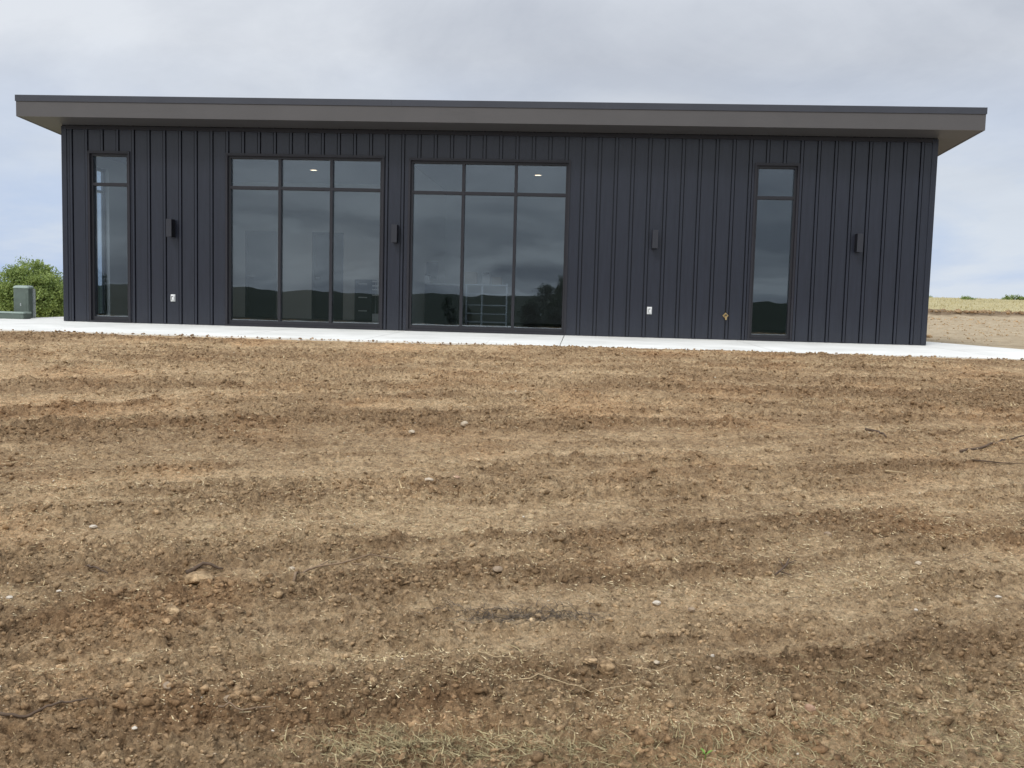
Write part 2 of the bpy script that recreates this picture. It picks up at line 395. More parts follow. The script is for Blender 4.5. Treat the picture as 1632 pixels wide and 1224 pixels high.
def soil_colour(t):
    damp = tramp(t, tn(t, 13, 10, .78), [(.30, (.165, .101, .053)), (.50, (.335, .218, .119)), (.70, (.510, .350, .200))])
    dryc = tramp(t, tn(t, 11, 10, .80), [(.30, (.300, .197, .110)), (.50, (.600, .425, .246)), (.70, (.820, .630, .390))])
    f1 = tmath(t, 'ADD', tattr(t, 'dry'), tmath(t, 'MULTIPLY', tmath(t, 'SUBTRACT', tn(t, 5.0, 10, .78), .5), 1.9), True)
    c = tmix(t, f1, damp, dryc)
    red = tramp(t, tn(t, .8, 5, .6), [(.50, (0, 0, 0)), (.68, (.6,)*3)])
    c = tmix(t, red, c, tmix(t, 1.0, c, (1.10, .95, .84), 'MULTIPLY'))
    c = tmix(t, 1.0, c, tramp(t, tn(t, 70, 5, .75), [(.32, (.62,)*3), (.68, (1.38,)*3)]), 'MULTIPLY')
    c = tmix(t, 1.0, c, tramp(t, tn(t, 28, 4, .7), [(.36, (.58,)*3), (.48, (1.0,)*3), (.70, (1.25,)*3)]), 'MULTIPLY')  # dark organic specks that also stand in for shaded gaps between crumbs
    return c
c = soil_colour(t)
# pale grit and seed specks that belong to the soil
vo = t.nodes.new('ShaderNodeTexVoronoi'); vo.inputs['Scale'].default_value = 75
tcn = t.nodes.new('ShaderNodeTexCoord'); t.links.new(tcn.outputs['Object'], vo.inputs['Vector'])
sp = tramp(t, vo.outputs['Distance'], [(.16, (1, 1, 1)), (.28, (0, 0, 0))])
gate = tramp(t, tn(t, 9, 5, .7), [(.50, (0, 0, 0)), (.62, (.9,)*3)])
c = tmix(t, tmath(t, 'MULTIPLY', sp, gate), c, (.74, .60, .38))
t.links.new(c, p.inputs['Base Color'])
tbump(t, p, tmath(t, 'ADD', tn(t, 38, 8, .8), tmath(t, 'MULTIPLY', tn(t, 150, 4, .7), .35)), 1.0, .035)
M['soil'] = m
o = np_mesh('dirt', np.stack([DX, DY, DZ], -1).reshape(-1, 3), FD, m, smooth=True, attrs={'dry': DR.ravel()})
tag(o, kind='structure')

# ------------------------------------------------------------------ concrete apron
def slab():
    b = MB()
    pts_f = [(-26, SLAB_Y+.25), (-2, SLAB_Y+.05), (6.5, SLAB_Y-.12), (16, SLAB_Y+.06), (30, SLAB_Y+.3)]
    joints = [-5.2, -2.05, 1.05, 4.15, 6.2, 9.2, 12.4, 15.75, 18.9, 22]
    def yf(x):
        return float(np.interp(x, [q[0] for q in pts_f], [q[1] for q in pts_f]))
    def yb(x):
        return float(np.interp(x, [-26, -1.96, -1.7, -.3, 15.6, 16.2, 17.37, 20.5, 30], [-.4, .35, 3.6, 3.6, 3.6, 3.2, -.45, -2.4, -2.9]))
    xs = [-26] + joints + [30]; g = .008
    for a, c in zip(xs[:-1], xs[1:]):
        xa, xc = a+g, c-g
        cuts = [xa]+[q for q in (-1.96, -1.7, 15.6, 16.2, 17.37, 20.5) if xa < q < xc]+[xc]
        n = len(cuts); vs = []
        for q in cuts:
            for z in (0, -.16): vs += [(q, yf(q), z), (q, yb(q), z)]
        fs = []
        for i in range(n-1):
            o = i*4; fs += [(o, o+4, o+5, o+1), (o, o+2, o+6, o+4), (o+1, o+5, o+7, o+3)]
        fs += [(0, 1, 3, 2), ((n-1)*4, (n-1)*4+2, (n-1)*4+3, (n-1)*4+1)]
        b.add(vs, fs)
    b.box(-25, 29.5, -2.6, -2.2, -.17, -.03)
    return b.build('pavement', M['concrete'])
tag(slab(), kind='structure')

# ------------------------------------------------------------------ building
XL, XR, ZT, S = -.478, 15.811, 3.735, .305
DEPTH = 9.6
BLD = empty('metal_building', (7.67, 0, 0), 'long low dark metal clad building with one slanted flat roof and large windows', 'building')
OPEN = [(.036, .838, 3.24), (2.726, 5.735, 3.238), (6.22, 9.215, 3.210), (12.598, 13.383, 3.225)]
def wall_profile(x0, x1, first, pitch):
    pr = [(x0, 0.0)]; n = int(math.ceil((x0-first)/pitch)); x = first+n*pitch
    while x < x1-.06:
        if x > x0+.06:
            h = .021
            pr += [(x-h-.018, 0), (x-h-.014, .034), (x-h-.003, .034), (x-h, -.024), (x+h, -.024), (x+h+.003, .034), (x+h+.014, .034), (x+h+.018, 0)]
        x += pitch
    pr.append((x1, 0)); return pr
def front_wall():
    b = MB(); pr = wall_profile(XL, XR, 0.0, S)
    # split the flats at the openings
    cuts = sorted([e for o_ in OPEN for e in o_[:2]])
    out = [pr[0]]
    for (xa, ya), (xb, yb) in zip(pr[:-1], pr[1:]):
        for c in cuts:
            if xa < c < xb: out.append((c, ya+(yb-ya)*(c-xa)/(xb-xa)))
        out.append((xb, yb))
    for (xa, ya), (xb, yb) in zip(out[:-1], out[1:]):
        xm = (xa+xb)/2; zb = 0.006
        for o_ in OPEN:
            if o_[0] < xm < o_[1]: zb = o_[2]
        b.add([(xa, ya, zb), (xb, yb, zb), (xb, yb, ZT+.03), (xa, ya, ZT+.03)], [(0, 1, 2, 3)])
    # opening reveals and the outer corners' returns
    for x0, x1, z1 in OPEN:
        b.add([(x0, 0, 0), (x0, .26, 0), (x0, .26, z1), (x0, 0, z1)], [(0, 1, 2, 3)])
        b.add([(x1, 0, 0), (x1, .26, 0), (x1, .26, z1), (x1, 0, z1)], [(0, 3, 2, 1)])
        b.add([(x0, 0, z1), (x1, 0, z1), (x1, .26, z1), (x0, .26, z1)], [(0, 3, 2, 1)])
    return b
fw = front_wall()
def side_wall(x, sgn):
    b = MB(); pr = wall_profile(.0, DEPTH, .14, S)
    for (ya, da), (yb, db) in zip(pr[:-1], pr[1:]):
        b.add([(x-sgn*da, ya, .006), (x-sgn*db, yb, .006), (x-sgn*db, yb, ZT+.03-.058*yb), (x-sgn*da, ya, ZT+.03-.058*ya)], [(0, 1, 2, 3)])
    return b
fw.build('wall', M['siding'], BLD)
side_wall(XR, 1).build('side_wall', M['siding'], BLD)
# left side wall with a tall narrow window in it
b = MB(); x = XL; wy0, wy1 = 1.10, 1.62
b.box(x, x+.02, 0, wy0, .006, ZT); b.box(x, x+.02, wy1, DEPTH, .006, ZT-.30); b.box(x, x+.02, wy0, wy1, 3.1, ZT-.06)
for k in range(30):
    y = .2+k*S
    if not wy0-.05 < y < wy1+.05: b.box(x-.022, x+.001, y-.02, y+.02, .006, ZT-.3)
b.build('side_wall', M['siding'], BLD)
MB().box(XL+.02, XR-.02, DEPTH-.02, DEPTH, .006, ZT-.5).build('rear_wall', M['siding'], BLD)
# corner and top trims
for xa, xb, xc, xd in ((XL-.012, XL+.085, XL-.012, XL), (XR-.085, XR+.012, XR, XR+.012)):
    MB().box(xa, xb, -.016, .0, .004, ZT-.02).box(xc, xd, 0, .1, .004, ZT-.02).build('corner_trim', M['siding'], BLD)
MB().box(XL+.09, XR-.09, -.034, .0, ZT-.075, ZT-.012).build('eave_trim', M['trim'], BLD)
# roof
OV = .70; RX0, RX1 = -.98, 16.365; SL = .058
RB = DEPTH+.7
def rz(z, y): return z - SL*(y+OV)
def slab_roof(b, x0, x1, y0, y1, za, zb):
    b.add([(x0, y0, rz(za, y0)), (x1, y0, rz(za, y0)), (x1, y1, rz(za, y1)), (x0, y1, rz(za, y1)), (x0, y0, rz(zb, y0)), (x1, y0, rz(zb, y0)), (x1, y1, rz(zb, y1)), (x0, y1, rz(zb, y1))],
          [(0, 3, 2, 1), (4, 5, 6, 7), (0, 1, 5, 4), (1, 2, 6, 5), (2, 3, 7, 6), (3, 0, 4, 7)])
ZF, ZS, ZTOP = 3.772, 4.050, 4.158
b = MB(); slab_roof(b, RX0+.01, RX1-.01, -OV+.01, RB-.01, ZF+.06, ZTOP-.006); roof = b.build('roof', M['edge'], BLD)
b = MB(); slab_roof(b, RX0+.02, RX1-.02, -OV+.024, RB-.02, ZF+.006, ZF+.05)
b.build('soffit', M['soffit'], roof)
b = MB()      # fascia boards, with butt joints along the front
jx = [RX0, RX1]
for xa, xb in zip(jx[:-1], jx[1:]): b.box(xa+(.0015 if xa != RX0 else 0), xb-(.0015 if xb != RX1 else 0), -OV, -OV+.022, ZF, ZS)
for xa, xb in ((RX0, RX0+.02), (RX1-.02, RX1)):
    y0, y1 = -OV+.022, RB
    b.add([(xa, y0, rz(ZF, y0)), (xb, y0, rz(ZF, y0)), (xb, y1, rz(ZF, y1)), (xa, y1, rz(ZF, y1)), (xa, y0, rz(ZS, y0)), (xb, y0, rz(ZS, y0)), (xb, y1, rz(ZS, y1)), (xa, y1, rz(ZS, y1))],
          [(0, 3, 2, 1), (4, 5, 6, 7), (0, 1, 5, 4), (1, 2, 6, 5), (2, 3, 7, 6), (3, 0, 4, 7)])
b.build('fascia', M['fascia'], roof)
b = MB()
for xa, xb in ((RX0-.012, 6.0), (6.003, RX1+.012)): b.box(xa, xb, -OV-.014, -OV+.008, ZS-.004, ZTOP)
for xa, xb in ((RX0-.012, RX0+.008), (RX1-.008, RX1+.012)):
    y0, y1 = -OV+.009, RB
    b.add([(xa, y0, rz(ZS, y0)), (xb, y0, rz(ZS, y0)), (xb, y1, rz(ZS, y1)), (xa, y1, rz(ZS, y1)), (xa, y0, rz(ZTOP, y0)), (xb, y0, rz(ZTOP, y0)), (xb, y1, rz(ZTOP, y1)), (xa, y1, rz(ZTOP, y1))],
          [(0, 3, 2, 1), (4, 5, 6, 7), (0, 1, 5, 4), (1, 2, 6, 5), (2, 3, 7, 6), (3, 0, 4, 7)])
b.build('edge_flashing', M['edge'], roof)

# windows
def window(x0, x1, z1, mull, zb):
    f = MB(); fw_ = .042
    f.ring(x0+.026, x1-.026, .040, z1-.026, fw_, fw_, fw_, .075, .030, .170)
    xs = [x0+.026+fw_] + [q for mm in mull for q in (mm-.027, mm+.027)] + [x1-.026-fw_]
    for mm in mull: f.box(mm-.027, mm+.027, .032, .168, .115, z1-.026-fw_)
    for a, c in zip(xs[0::2], xs[1::2]): f.box(a, c, .034, .166, zb-.028, zb+.028)
    fr = f.build('window', M['frame'], BLD)
    tr = MB().ring(x0-.010, x1+.010, .010, z1+.020, .0355, .0355, .0455, .029, -.026, .160).build('window_trim', M['trim'], fr)
    for a, c in zip(xs[0::2], xs[1::2]):
        for za, zc in ((.115, zb-.028), (zb+.028, z1-.026-fw_)):
            MB().box(a+.001, c-.001, .088, .110, za+.001, zc-.001).build('pane', M['glass'], fr)
    return fr
window(*OPEN[0], [], 2.640)
window(*OPEN[1], [3.742, 4.733], 2.628)
window(*OPEN[2], [7.236, 8.218], 2.602)
window(*OPEN[3], [], 2.626)
f = MB()
f.box(XL-.01, XL+.06, wy0+.002, wy0+.05, .1, 3.1); f.box(XL-.01, XL+.06, wy1-.05, wy1-.002, .1, 3.1)
f.box(XL-.01, XL+.06, wy0+.05, wy1-.05, .08, .13); f.box(XL-.01, XL+.06, wy0+.05, wy1-.05, 3.04, 3.098); f.box(XL-.01, XL+.06, wy0+.05, wy1-.05, 2.6, 2.65)
fr = f.build('window', M['frame'], BLD)
MB().box(XL+.015, XL+.03, wy0+.051, wy1-.051, .131, 2.599).build('pane', M['glass'], fr)
MB().box(XL+.015, XL+.03, wy0+.051, wy1-.051, 2.651, 3.039).build('pane', M['glass'], fr)

# rooms behind the glass
BY = 5.6; CZ = 3.31; DL0, DL1, DR0, DR1 = [at_y(q, 450, 5.6).x for q in (391, 441, 497, 547)]
b = MB()
def inner_front(b):
    xs = [XL+.14]+[e for o_ in OPEN for e in o_[:2]]+[XR-.14]
    for i in range(0, len(xs), 2): b.box(xs[i], xs[i+1], .26, .275, .01, CZ)
    for o_ in OPEN: b.box(o_[0]+.002, o_[1]-.002, .261, .274, o_[2], CZ)
inner_front(b)
b.box(XL+.022, XL+.135, .20, wy0, .01, CZ); b.box(XL+.022, XL+.135, wy1, BY, .01, CZ); b.box(XL+.022, XL+.135, wy0, wy1, 3.1, CZ)
b.box(XR-.135, XR-.022, .20, 6.898, .01, CZ)
b.box(XL+.136, DL0, BY, BY+.12, .01, CZ); b.box(DL1, DR0, BY, BY+.12, .01, CZ)
b.box(DR1, 5.86, BY, BY+.12, .01, CZ); b.box(5.98, XR-.136, 6.9, 7.0, .01, CZ); b.box(5.86, 5.98, .28, 6.9, .01, CZ); b.box(DL0, DL1, BY, BY+.12, 2.13, CZ); b.box(DR0, DR1, BY, BY+.12, 2.13, CZ)  # middle partition added and right back wall set deeper to darken that room
b.box(11.05, 11.17, .28, 6.898, .01, CZ)
b.box(.55, .67, 2.9, BY-.002, .01, CZ)
b.build('interior_wall', M['innerwall'], BLD)
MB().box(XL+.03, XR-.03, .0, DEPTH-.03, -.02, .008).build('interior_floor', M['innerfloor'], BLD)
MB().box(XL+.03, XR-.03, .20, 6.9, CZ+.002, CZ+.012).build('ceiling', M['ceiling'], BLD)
for xa, xb in ((DL0, DL1), (DR0, DR1)):
    d = MB().box(xa+.05, xb-.05, BY+.03, BY+.075, .02, 2.08).build('door', M['door'], BLD)
    MB().ring(xa+.002, xb-.002, .011, 2.128, .045, .045, .045, 0, BY-.012, BY+.11).build('door_frame', M['door'], d)
    MB().tube([(xa+.1, BY+.0, 1.02), (xa+.1, BY-.02, 1.02), (xa+.2, BY-.02, 1.02)], .01).build('handle', M['steel'], d)

# ------------------------------------------------------------------ things on and in the building
def sconce(x, z, label):
    r = empty('wall_lamp', (x, 0, z), label, 'wall lamp', 'black box lamps on the front wall')
    MB().box(x-.047, x+.047, -.022, -.001, z-.14, z+.14).build('back_plate', M['lamp'], r)
    bb = MB(); bb.add([(x-.05, -.200, z-.165), (x+.05, -.200, z-.165), (x+.05, -.022, z-.165), (x-.05, -.022, z-.165), (x-.05, -.200, z+.165), (x+.05, -.200, z+.165), (x+.05, -.022, z+.165), (x-.05, -.022, z+.165)],
           [(0, 1, 5, 4), (1, 2, 6, 5), (2, 3, 7, 6), (3, 0, 4, 7)])
    bb.box(x-.044, x+.044, -.194, -.024, z-.15, z-.142); bb.box(x-.044, x+.044, -.194, -.024, z+.142, z+.15)
    bb.build('housing', M['lamp'], r)
    MB().box(x-.051, x+.051, -.204, -.2005, z-.166, z+.166).build('daylit_front', M['lamp_front_daylit'], r)  # added plate whose lighter colour paints light onto the lamp front
    MB().lathe((x, -.11, z-.156), [(.032, 0), (.032, .006)], 16).build('lens', M['darkslot'], r)
    return r
sconce(at_y(269, 375, -.20).x, 1.827, 'black box lamp on the siding just right of the leftmost narrow window')
sconce(at_y(628, 375, -.20).x, 1.814, 'black box lamp on the strip of siding between the two big windows')
sconce(at_y(1044.5, 375, -.20).x, 1.816, 'black box lamp above the white outlet cover right of the big windows')
sconce(at_y(1371.5, 375, -.20).x, 1.830, 'black box lamp right of the far right narrow window, near the corner')
def outlet(x, z, label):
    r = empty('outlet_cover', (x, 0, z), label, 'outlet cover', 'white outlet covers low on the siding')
    MB().box(x-.045, x+.045, -.012, -.001, z-.068, z+.068).build('plate', M['white'], r, bevel=.004)
    q = MB().box(x-.034, x+.034, -.045, -.012, z-.055, z+.055).build('lid', M['white'], r, bevel=.01)
    c = MB().box(x-.02, x-.010, -.048, -.044, z-.036, z+.036); c.box(x-.010, x+.016, -.048, -.044, z+.024, z+.036); c.box(x-.010, x+.01, -.048, -.044, z-.036, z-.034)
    c.build('slot', M['darkslot'], q)
outlet(1.68, .505, 'white outlet cover below the left black lamp, beside the big windows')
outlet(10.771, .506, 'white outlet cover below the black lamp on the wide stretch of siding')
r = empty('hose_tap', (12.171, 0, .45), 'small brass hose tap on a diamond plate beside the right narrow window', 'tap')
x, z = 12.171, .45
h = .055
MB().add([(x-h, -.03, z), (x, -.03, z-h), (x+h, -.03, z), (x, -.03, z+h), (x-h, -.022, z), (x, -.022, z-h), (x+h, -.022, z), (x, -.022, z+h)],
         [(0, 1, 2, 3), (4, 7, 6, 5), (0, 4, 5, 1), (1, 5, 6, 2), (2, 6, 7, 3), (3, 7, 4, 0)]).build('plate', M['brass'], r)
MB().tube([(x, -.03, z), (x, -.075, z), (x, -.10, z-.02), (x, -.105, z-.075)], [.016, .016, .015, .017], 10).build('spout', M['brass'], r)
MB().lathe((x, -.078, z+.0), [(.018, 0), (.026, .006), (.018, .014)], 12, 'y').build('handle', M['darkslot'], r)

def downlight(px, py, watts, label):
    d = ray(px, py); tt = (CZ-CAM.z)/d.z; q = CAM+d*tt
    r = empty('ceiling_light', (q.x, q.y, CZ), label, 'ceiling light', 'lit recessed ceiling lights')
    bb = MB(); n = 24
    for k in range(n):
        a0, a1 = 2*math.pi*k/n, 2*math.pi*(k+1)/n
        P = lambda rr, a, zz_: (q.x+rr*math.cos(a), q.y+rr*math.sin(a), zz_)
        bb.add([P(.072, a0, CZ-.006), P(.072, a1, CZ-.006), P(.095, a1, CZ-.006), P(.095, a0, CZ-.006), P(.095, a0, CZ), P(.095, a1, CZ), P(.072, a0, CZ), P(.072, a1, CZ)],
               [(0, 3, 2, 1), (3, 4, 5, 2), (0, 1, 7, 6)])
    bb.build('rim', M['white'], r)
    MB().lathe((q.x, q.y, CZ-.003), [(.071, 0), (.071, .002)], 24).build('diffuser', M['lit'], r)
    ld = bpy.data.lights.new('downlight', 'SPOT'); lo = bpy.data.objects.new('downlight', ld); COL.objects.link(lo); lo.location = (q.x, q.y, CZ-.02)
    ld.energy = watts; ld.color = (1, .86, .70); ld.spot_size = rad(150); ld.spot_blend = .6; ld.shadow_soft_size = .07
downlight(500, 271, 55, 'lit recessed ceiling light seen through the left big window')
downlight(857.5, 279, 14, 'lit recessed ceiling light seen through the right big window')

# filing cabinet with papers
def inpix(x, y, Y): return at_y(x, y, Y)
ca = inpix(565, 480, 4.6); cb = inpix(592, 480, 4.6)
r = empty('filing_cabinet', ((ca.x+cb.x)/2, 4.8, 0), 'dark filing cabinet with pale drawer handles behind the left big window', 'cabinet')
MB().box(ca.x, cb.x, 4.6, 5.2, .012, 1.0).build('body', M['cabinet'], r, bevel=.006)
for k in range(3):
    z0 = .05+k*.315
    dq = MB().box(ca.x+.015, cb.x-.015, 4.582, 4.599, z0, z0+.30).build('drawer', M['cabinet'], r)
    MB().box(ca.x+.10, cb.x-.10, 4.560, 4.581, z0+.20, z0+.222).build('handle', M['white'], dq)
x0 = cb.x+.02
tr = empty('paper_tray', (x0+.1, 4.7, .75), 'stack of white paper trays beside the dark filing cabinet', 'paper tray')
st = MB()
for zc in (.62, .75, .84, .94): st.box(x0, x0+.24, 4.58, 4.9, zc, zc+.03)
st.box(x0, x0+.02, 4.91, 4.93, .012, .97); st.box(x0+.22, x0+.24, 4.91, 4.93, .012, .97)
st.build('rack', M['white'], tr)
MB().box(x0+.0, x0+.22, 4.6, 4.95, .012, .20).build('box', M['white'], tr)
# counter with drawers under the right big window
r = empty('work_counter', (7.2, 4.3, 0), 'long counter with a pale top seen through the right big window', 'counter')
a = inpix(652, 455, 3.6); c = inpix(733, 455, 3.6)
MB().box(a.x, c.x, 3.6, 4.3, .91, .945).build('top', M['white'], r)
MB().box(a.x+.05, c.x-.05, 3.66, 4.25, .012, .909).build('base', M['cabinet'], r)
a2 = inpix(742, 455, 4.4); c2 = inpix(809, 455, 4.4); mid = inpix(768, 455, 4.4).x
r = empty('shelf_unit', ((a2.x+c2.x)/2, 4.6, 0), 'open metal shelf unit with bright shelf edges behind the right big window', 'shelf unit')
for zc in (.07, .26, .46, .72, .93): MB().box(a2.x, c2.x, 4.4, 4.9, zc, zc+.022).build('shelf', M['steel'], r)
for xx in (a2.x+.02, mid, c2.x-.02): MB().box(xx-.018, xx+.018, 4.46, 4.5, .012, 1.0).build('post', M['steel'], r)
def desk_thing(kind, px0, px1, py0, z0, Y, label, cat):
    a = inpix(px0, py0, Y); c = inpix(px1, py0, Y); r = empty(kind, ((a.x+c.x)/2, Y, z0), label, cat); x0, x1, zt = a.x, c.x, a.z
    if kind == 'monitor':
        sc = MB().box(x0, x1, Y, Y+.04, z0+.09, zt).build('screen', M['screen'], r, bevel=.006)
        MB().box((x0+x1)/2-.03, (x0+x1)/2+.03, Y+.041, Y+.08, z0+.01, z0+.25).build('neck', M['cabinet'], r)
        MB().box((x0+x1)/2-.1, (x0+x1)/2+.1, Y-.02, Y+.14, z0+.001, z0+.01).build('foot', M['cabinet'], r)
    elif kind == 'cardboard_box':
        MB().box(x0, x1, Y, Y+.3, z0+.002, zt).build('carton', M['card'], r)
        MB().box((x0+x1)/2-.025, (x0+x1)/2+.025, Y-.002, Y+.302, zt, zt+.002).build('tape', M['white'], r)
    else:
        MB().box(x0, x1, Y, Y+.3, z0+.002, zt-.04).build('body', M['white'], r, bevel=.02)
        MB().box(x0+.02, x1-.02, Y+.02, Y+.27, zt-.04, zt).build('lid', M['cabinet'], r)
desk_thing('monitor', 664, 698, 417, .945, 3.8, 'dark monitor standing on the counter with the pale top', 'monitor')
desk_thing('printer', 668, 684, 436, .945, 3.64, 'pale printer in front of the monitor on the counter', 'printer')
desk_thing('cardboard_box', 741, 759, 433, .952, 4.45, 'square cardboard box at the left end of the shelf unit top', 'box')
desk_thing('printer', 768, 781, 434, .952, 4.45, 'pale upright machine on top of the open metal shelf unit', 'machine')
desk_thing('cardboard_box', 784, 799, 441, .952, 4.45, 'lower cardboard box on the shelf unit top, right of the pale machine', 'box')

# ------------------------------------------------------------------ utility boxes at the left
p0 = at_d(32, 506.5, 20.6)
ux, uy, uz = p0.x, p0.y+.15, p0.z-.06
r = empty('utility_pedestal', (ux, uy, uz), 'green metal utility pedestal with a domed cap at the end of the pavement', 'utility pedestal')
def loft(b, pts, z0, z1):
    n = len(pts); b.add([(x, y, z0) for x, y in pts]+[(x, y, z1) for x, y in pts], [tuple(range(n))[::-1], tuple(range(n, 2*n))]+[(k, (k+1) % n, n+(k+1) % n, n+k) for k in range(n)])
def rrect(cx_, cy_, hx, hy, rr, n=4):
    out = []
    for qx, qy, a0 in ((1, 1, 0), (-1, 1, 90), (-1, -1, 180), (1, -1, 270)):
        for k in range(n+1):
            a = rad(a0+90*k/n); out.append((cx_+qx*(hx-rr)+rr*math.cos(a), cy_+qy*(hy-rr)+rr*math.sin(a)))
    return out
b = MB(); loft(b, rrect(ux, uy, .165, .11, .03), uz, uz+.66); b.box(ux-.11, ux+.11, uy-.116, uy-.109, uz+.12, uz+.56); b.build('cabinet_body', M['utility'], r)
b = MB()
for k in range(5):
    s = math.cos(k/5*1.35); s2 = math.cos((k+1)/5*1.35); 
    A = rrect(ux, uy, .175*s**.35, .12*s**.35, .04*s**.35); B = rrect(ux, uy, .175*s2**.35, .12*s2**.35, .04*s2**.35)
    za = uz+.66+.06*math.sin(k/5*1.35); zb = uz+.66+.06*math.sin((k+1)/5*1.35); n = len(A)
    b.add([(x, y, za) for x, y in A]+[(x, y, zb) for x, y in B], [(i, (i+1) % n, n+(i+1) % n, n+i) for i in range(n)]+([tuple(range(n, 2*n))] if k == 4 else [])+([tuple(range(n))[::-1]] if k == 0 else []))
b.build('domed_cap', M['utility_top'], r, smooth=True)
MB().box(ux-.012, ux+.012, uy-.122, uy-.1165, uz+.30, uz+.36).build('latch', M['galv'], r)
q = at_d(50.3, 506, 20.7)
r = empty('marker_post', (q.x, q.y+.1, uz), 'pale galvanised post standing right against the green utility pedestal', 'post')
MB().box(q.x-.028, q.x+.028, q.y+.08, q.y+.085, uz, uz+.64).box(q.x-.028, q.x-.023, q.y+.086, q.y+.12, uz, uz+.64).box(q.x+.023, q.x+.028, q.y+.086, q.y+.12, uz, uz+.64).build('channel', M['galv'], r)
MB().box(q.x-.03, q.x+.03, q.y+.075, q.y+.125, uz+.64, uz+.652).build('cap', M['galv'], r)
q = at_d(0, 505, 20.1); vx = q.x-.35; vy = q.y+.1; vz = uz-.02
r = empty('utility_vault', (vx, vy, vz), 'low wide green utility box with a pale lid left of the pedestal', 'utility box')
b = MB(); loft(b, rrect(vx, vy, .86, .14, .03), vz, vz+.185); b.build('vault_body', M['utility'], r)
b = MB(); loft(b, rrect(vx, vy, .875, .155, .04), vz+.186, vz+.212); b.build('vault_lid', M['utility_top'], r)

# ------------------------------------------------------------------ trees and bushes
def leaf_mat(name, a, b_):
    m, t, p = node_mat(name); p.inputs['Roughness'].default_value = .55; p.inputs['Specular IOR Level'].default_value = .3
    c = tramp(t, tn(t, 1.3, 6, .7), [(.32, a), (.68, b_)]); c2 = tramp(t, tn(t, 11, 2, .5), [(.3, (.7,)*3), (.7, (1.35,)*3)])
    c = tmix(t, 1.0, c, c2, 'MULTIPLY'); t.links.new(c, p.inputs['Base Color'])
    tl = t.nodes.new('ShaderNodeBsdfTranslucent'); t.links.new(c, tl.inputs[0]); mx = t.nodes.new('ShaderNodeMixShader'); mx.inputs[0].default_value = .3
    t.links.new(p.outputs[0], mx.inputs[1]); t.links.new(tl.outputs[0], mx.inputs[2]); t.links.new(mx.outputs[0], t.nodes['Material Output'].inputs[0]); return m
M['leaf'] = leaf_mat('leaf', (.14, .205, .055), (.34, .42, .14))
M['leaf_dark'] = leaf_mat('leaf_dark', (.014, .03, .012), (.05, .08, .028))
def leaves(cen, rad3, seed, ncl, per, size, clr):
    g = np.random.default_rng(seed)
    d = g.normal(size=(ncl, 3)); d /= np.linalg.norm(d, axis=1)[:, None]
    rr = g.uniform(.35, 1, (ncl, 1))**.5
    lump = .86+.20*g.random((ncl, 1))
    C = d*rr*lump*np.array(rad3); C[:, 2] = np.where(C[:, 2] < -.55*rad3[2], -.55*rad3[2]+.2*g.random(ncl), C[:, 2])
    P = np.repeat(C, per, 0) + g.normal(size=(ncl*per, 3))*clr*np.array([1, 1, .6])*np.repeat(g.uniform(.6, 1.3, ncl), per)[:, None]
    n = len(P); A = g.normal(size=(n, 3)); A /= np.linalg.norm(A, axis=1)[:, None]
    B = np.cross(A, g.normal(size=(n, 3))); B /= np.linalg.norm(B, axis=1)[:, None]
    s = size*g.uniform(.6, 1.4, (n, 1)); P = P+np.array(cen)
    V = np.stack([P-A*s, P+B*s*.45, P+A*s, P-B*s*.45], 1).reshape(-1, 3)
    return V, np.arange(n*4).reshape(-1, 4), C+np.array(cen)
def tree(name, base, cen, rad3, seed, ncl, per, size, clr, label, cat, m, group=None, trunk=.12):
    r = empty(name, base, label, cat, group)
    V, F, C = leaves(cen, rad3, seed, ncl, per, size, clr); np_mesh('crown', V, F, m, r)
    b = MB(); cen = Vector(cen); base = Vector(base); g = random.Random(seed)
    fork = base.lerp(cen, .6)
    b.tube([base-Vector((0, 0, .3)), base.lerp(fork, .5)+Vector((trunk*.3, 0, 0)), fork, cen+Vector((0, 0, rad3[2]*.4))], [trunk*1.3, trunk, trunk*.8, trunk*.2], 8)
    for k in g.sample(range(len(C)), min(14, len(C))):
        e = Vector(C[k]); mid_ = fork.lerp(e, .5)+Vector((0, 0, -.1*rad3[2])); b.tube([fork, mid_, e], [trunk*.5, trunk*.3, trunk*.08], 5)
    b.build('trunk', M['bark'], r)
    return r
D = 58
c0 = at_d(55, 474, D); k = D/FPX
tree('broadleaf_tree', (c0.x, c0.y, float(terrain(np.array([c0.x]), np.array([c0.y]))[0])), c0, (56*k, 52*k, 58*k), 5, 340, 90, .075, .24, 'rounded green leafy tree behind the green utility pedestal at the left', 'tree', M['leaf'], trunk=.13)
c0 = at_d(-12, 497, 66); k = 66/FPX
tree('broadleaf_tree', (c0.x, c0.y, c0.z-3), c0, (34*k, 34*k, 40*k), 9, 110, 80, .085, .25, 'smaller green tree cut by the left picture edge, beside the rounded one', 'tree', M['leaf'], trunk=.1)
def bush(px, py, D, w_, h_, seed, ncl, label):
    c0 = at_d(px, py, D); k = D/FPX; g = float(terrain(np.array([c0.x]), np.array([c0.y]))[0])
    tree('bush', (c0.x, c0.y, min(g, c0.z-.3)), c0, (w_*k, w_*k*.7, h_*k), seed, ncl, 70, .075, .13, label, 'bush', M['leaf'], 'bushes along the field crest', trunk=.06)
bush(1542, 479, 108, 10, 7, 21, 26, 'small rounded green bush on the crest of the field by the building')
bush(1617, 479, 112, 21, 8, 22, 60, 'wide green bush on the field crest at the right picture edge')
bush(1582, 481.5, 114, 5, 3, 23, 12, 'tiny low bush on the field crest between two larger bushes')
bush(1480, 478, 125, 6, 6, 24, 14, 'dim bush on the field crest against the right building corner')
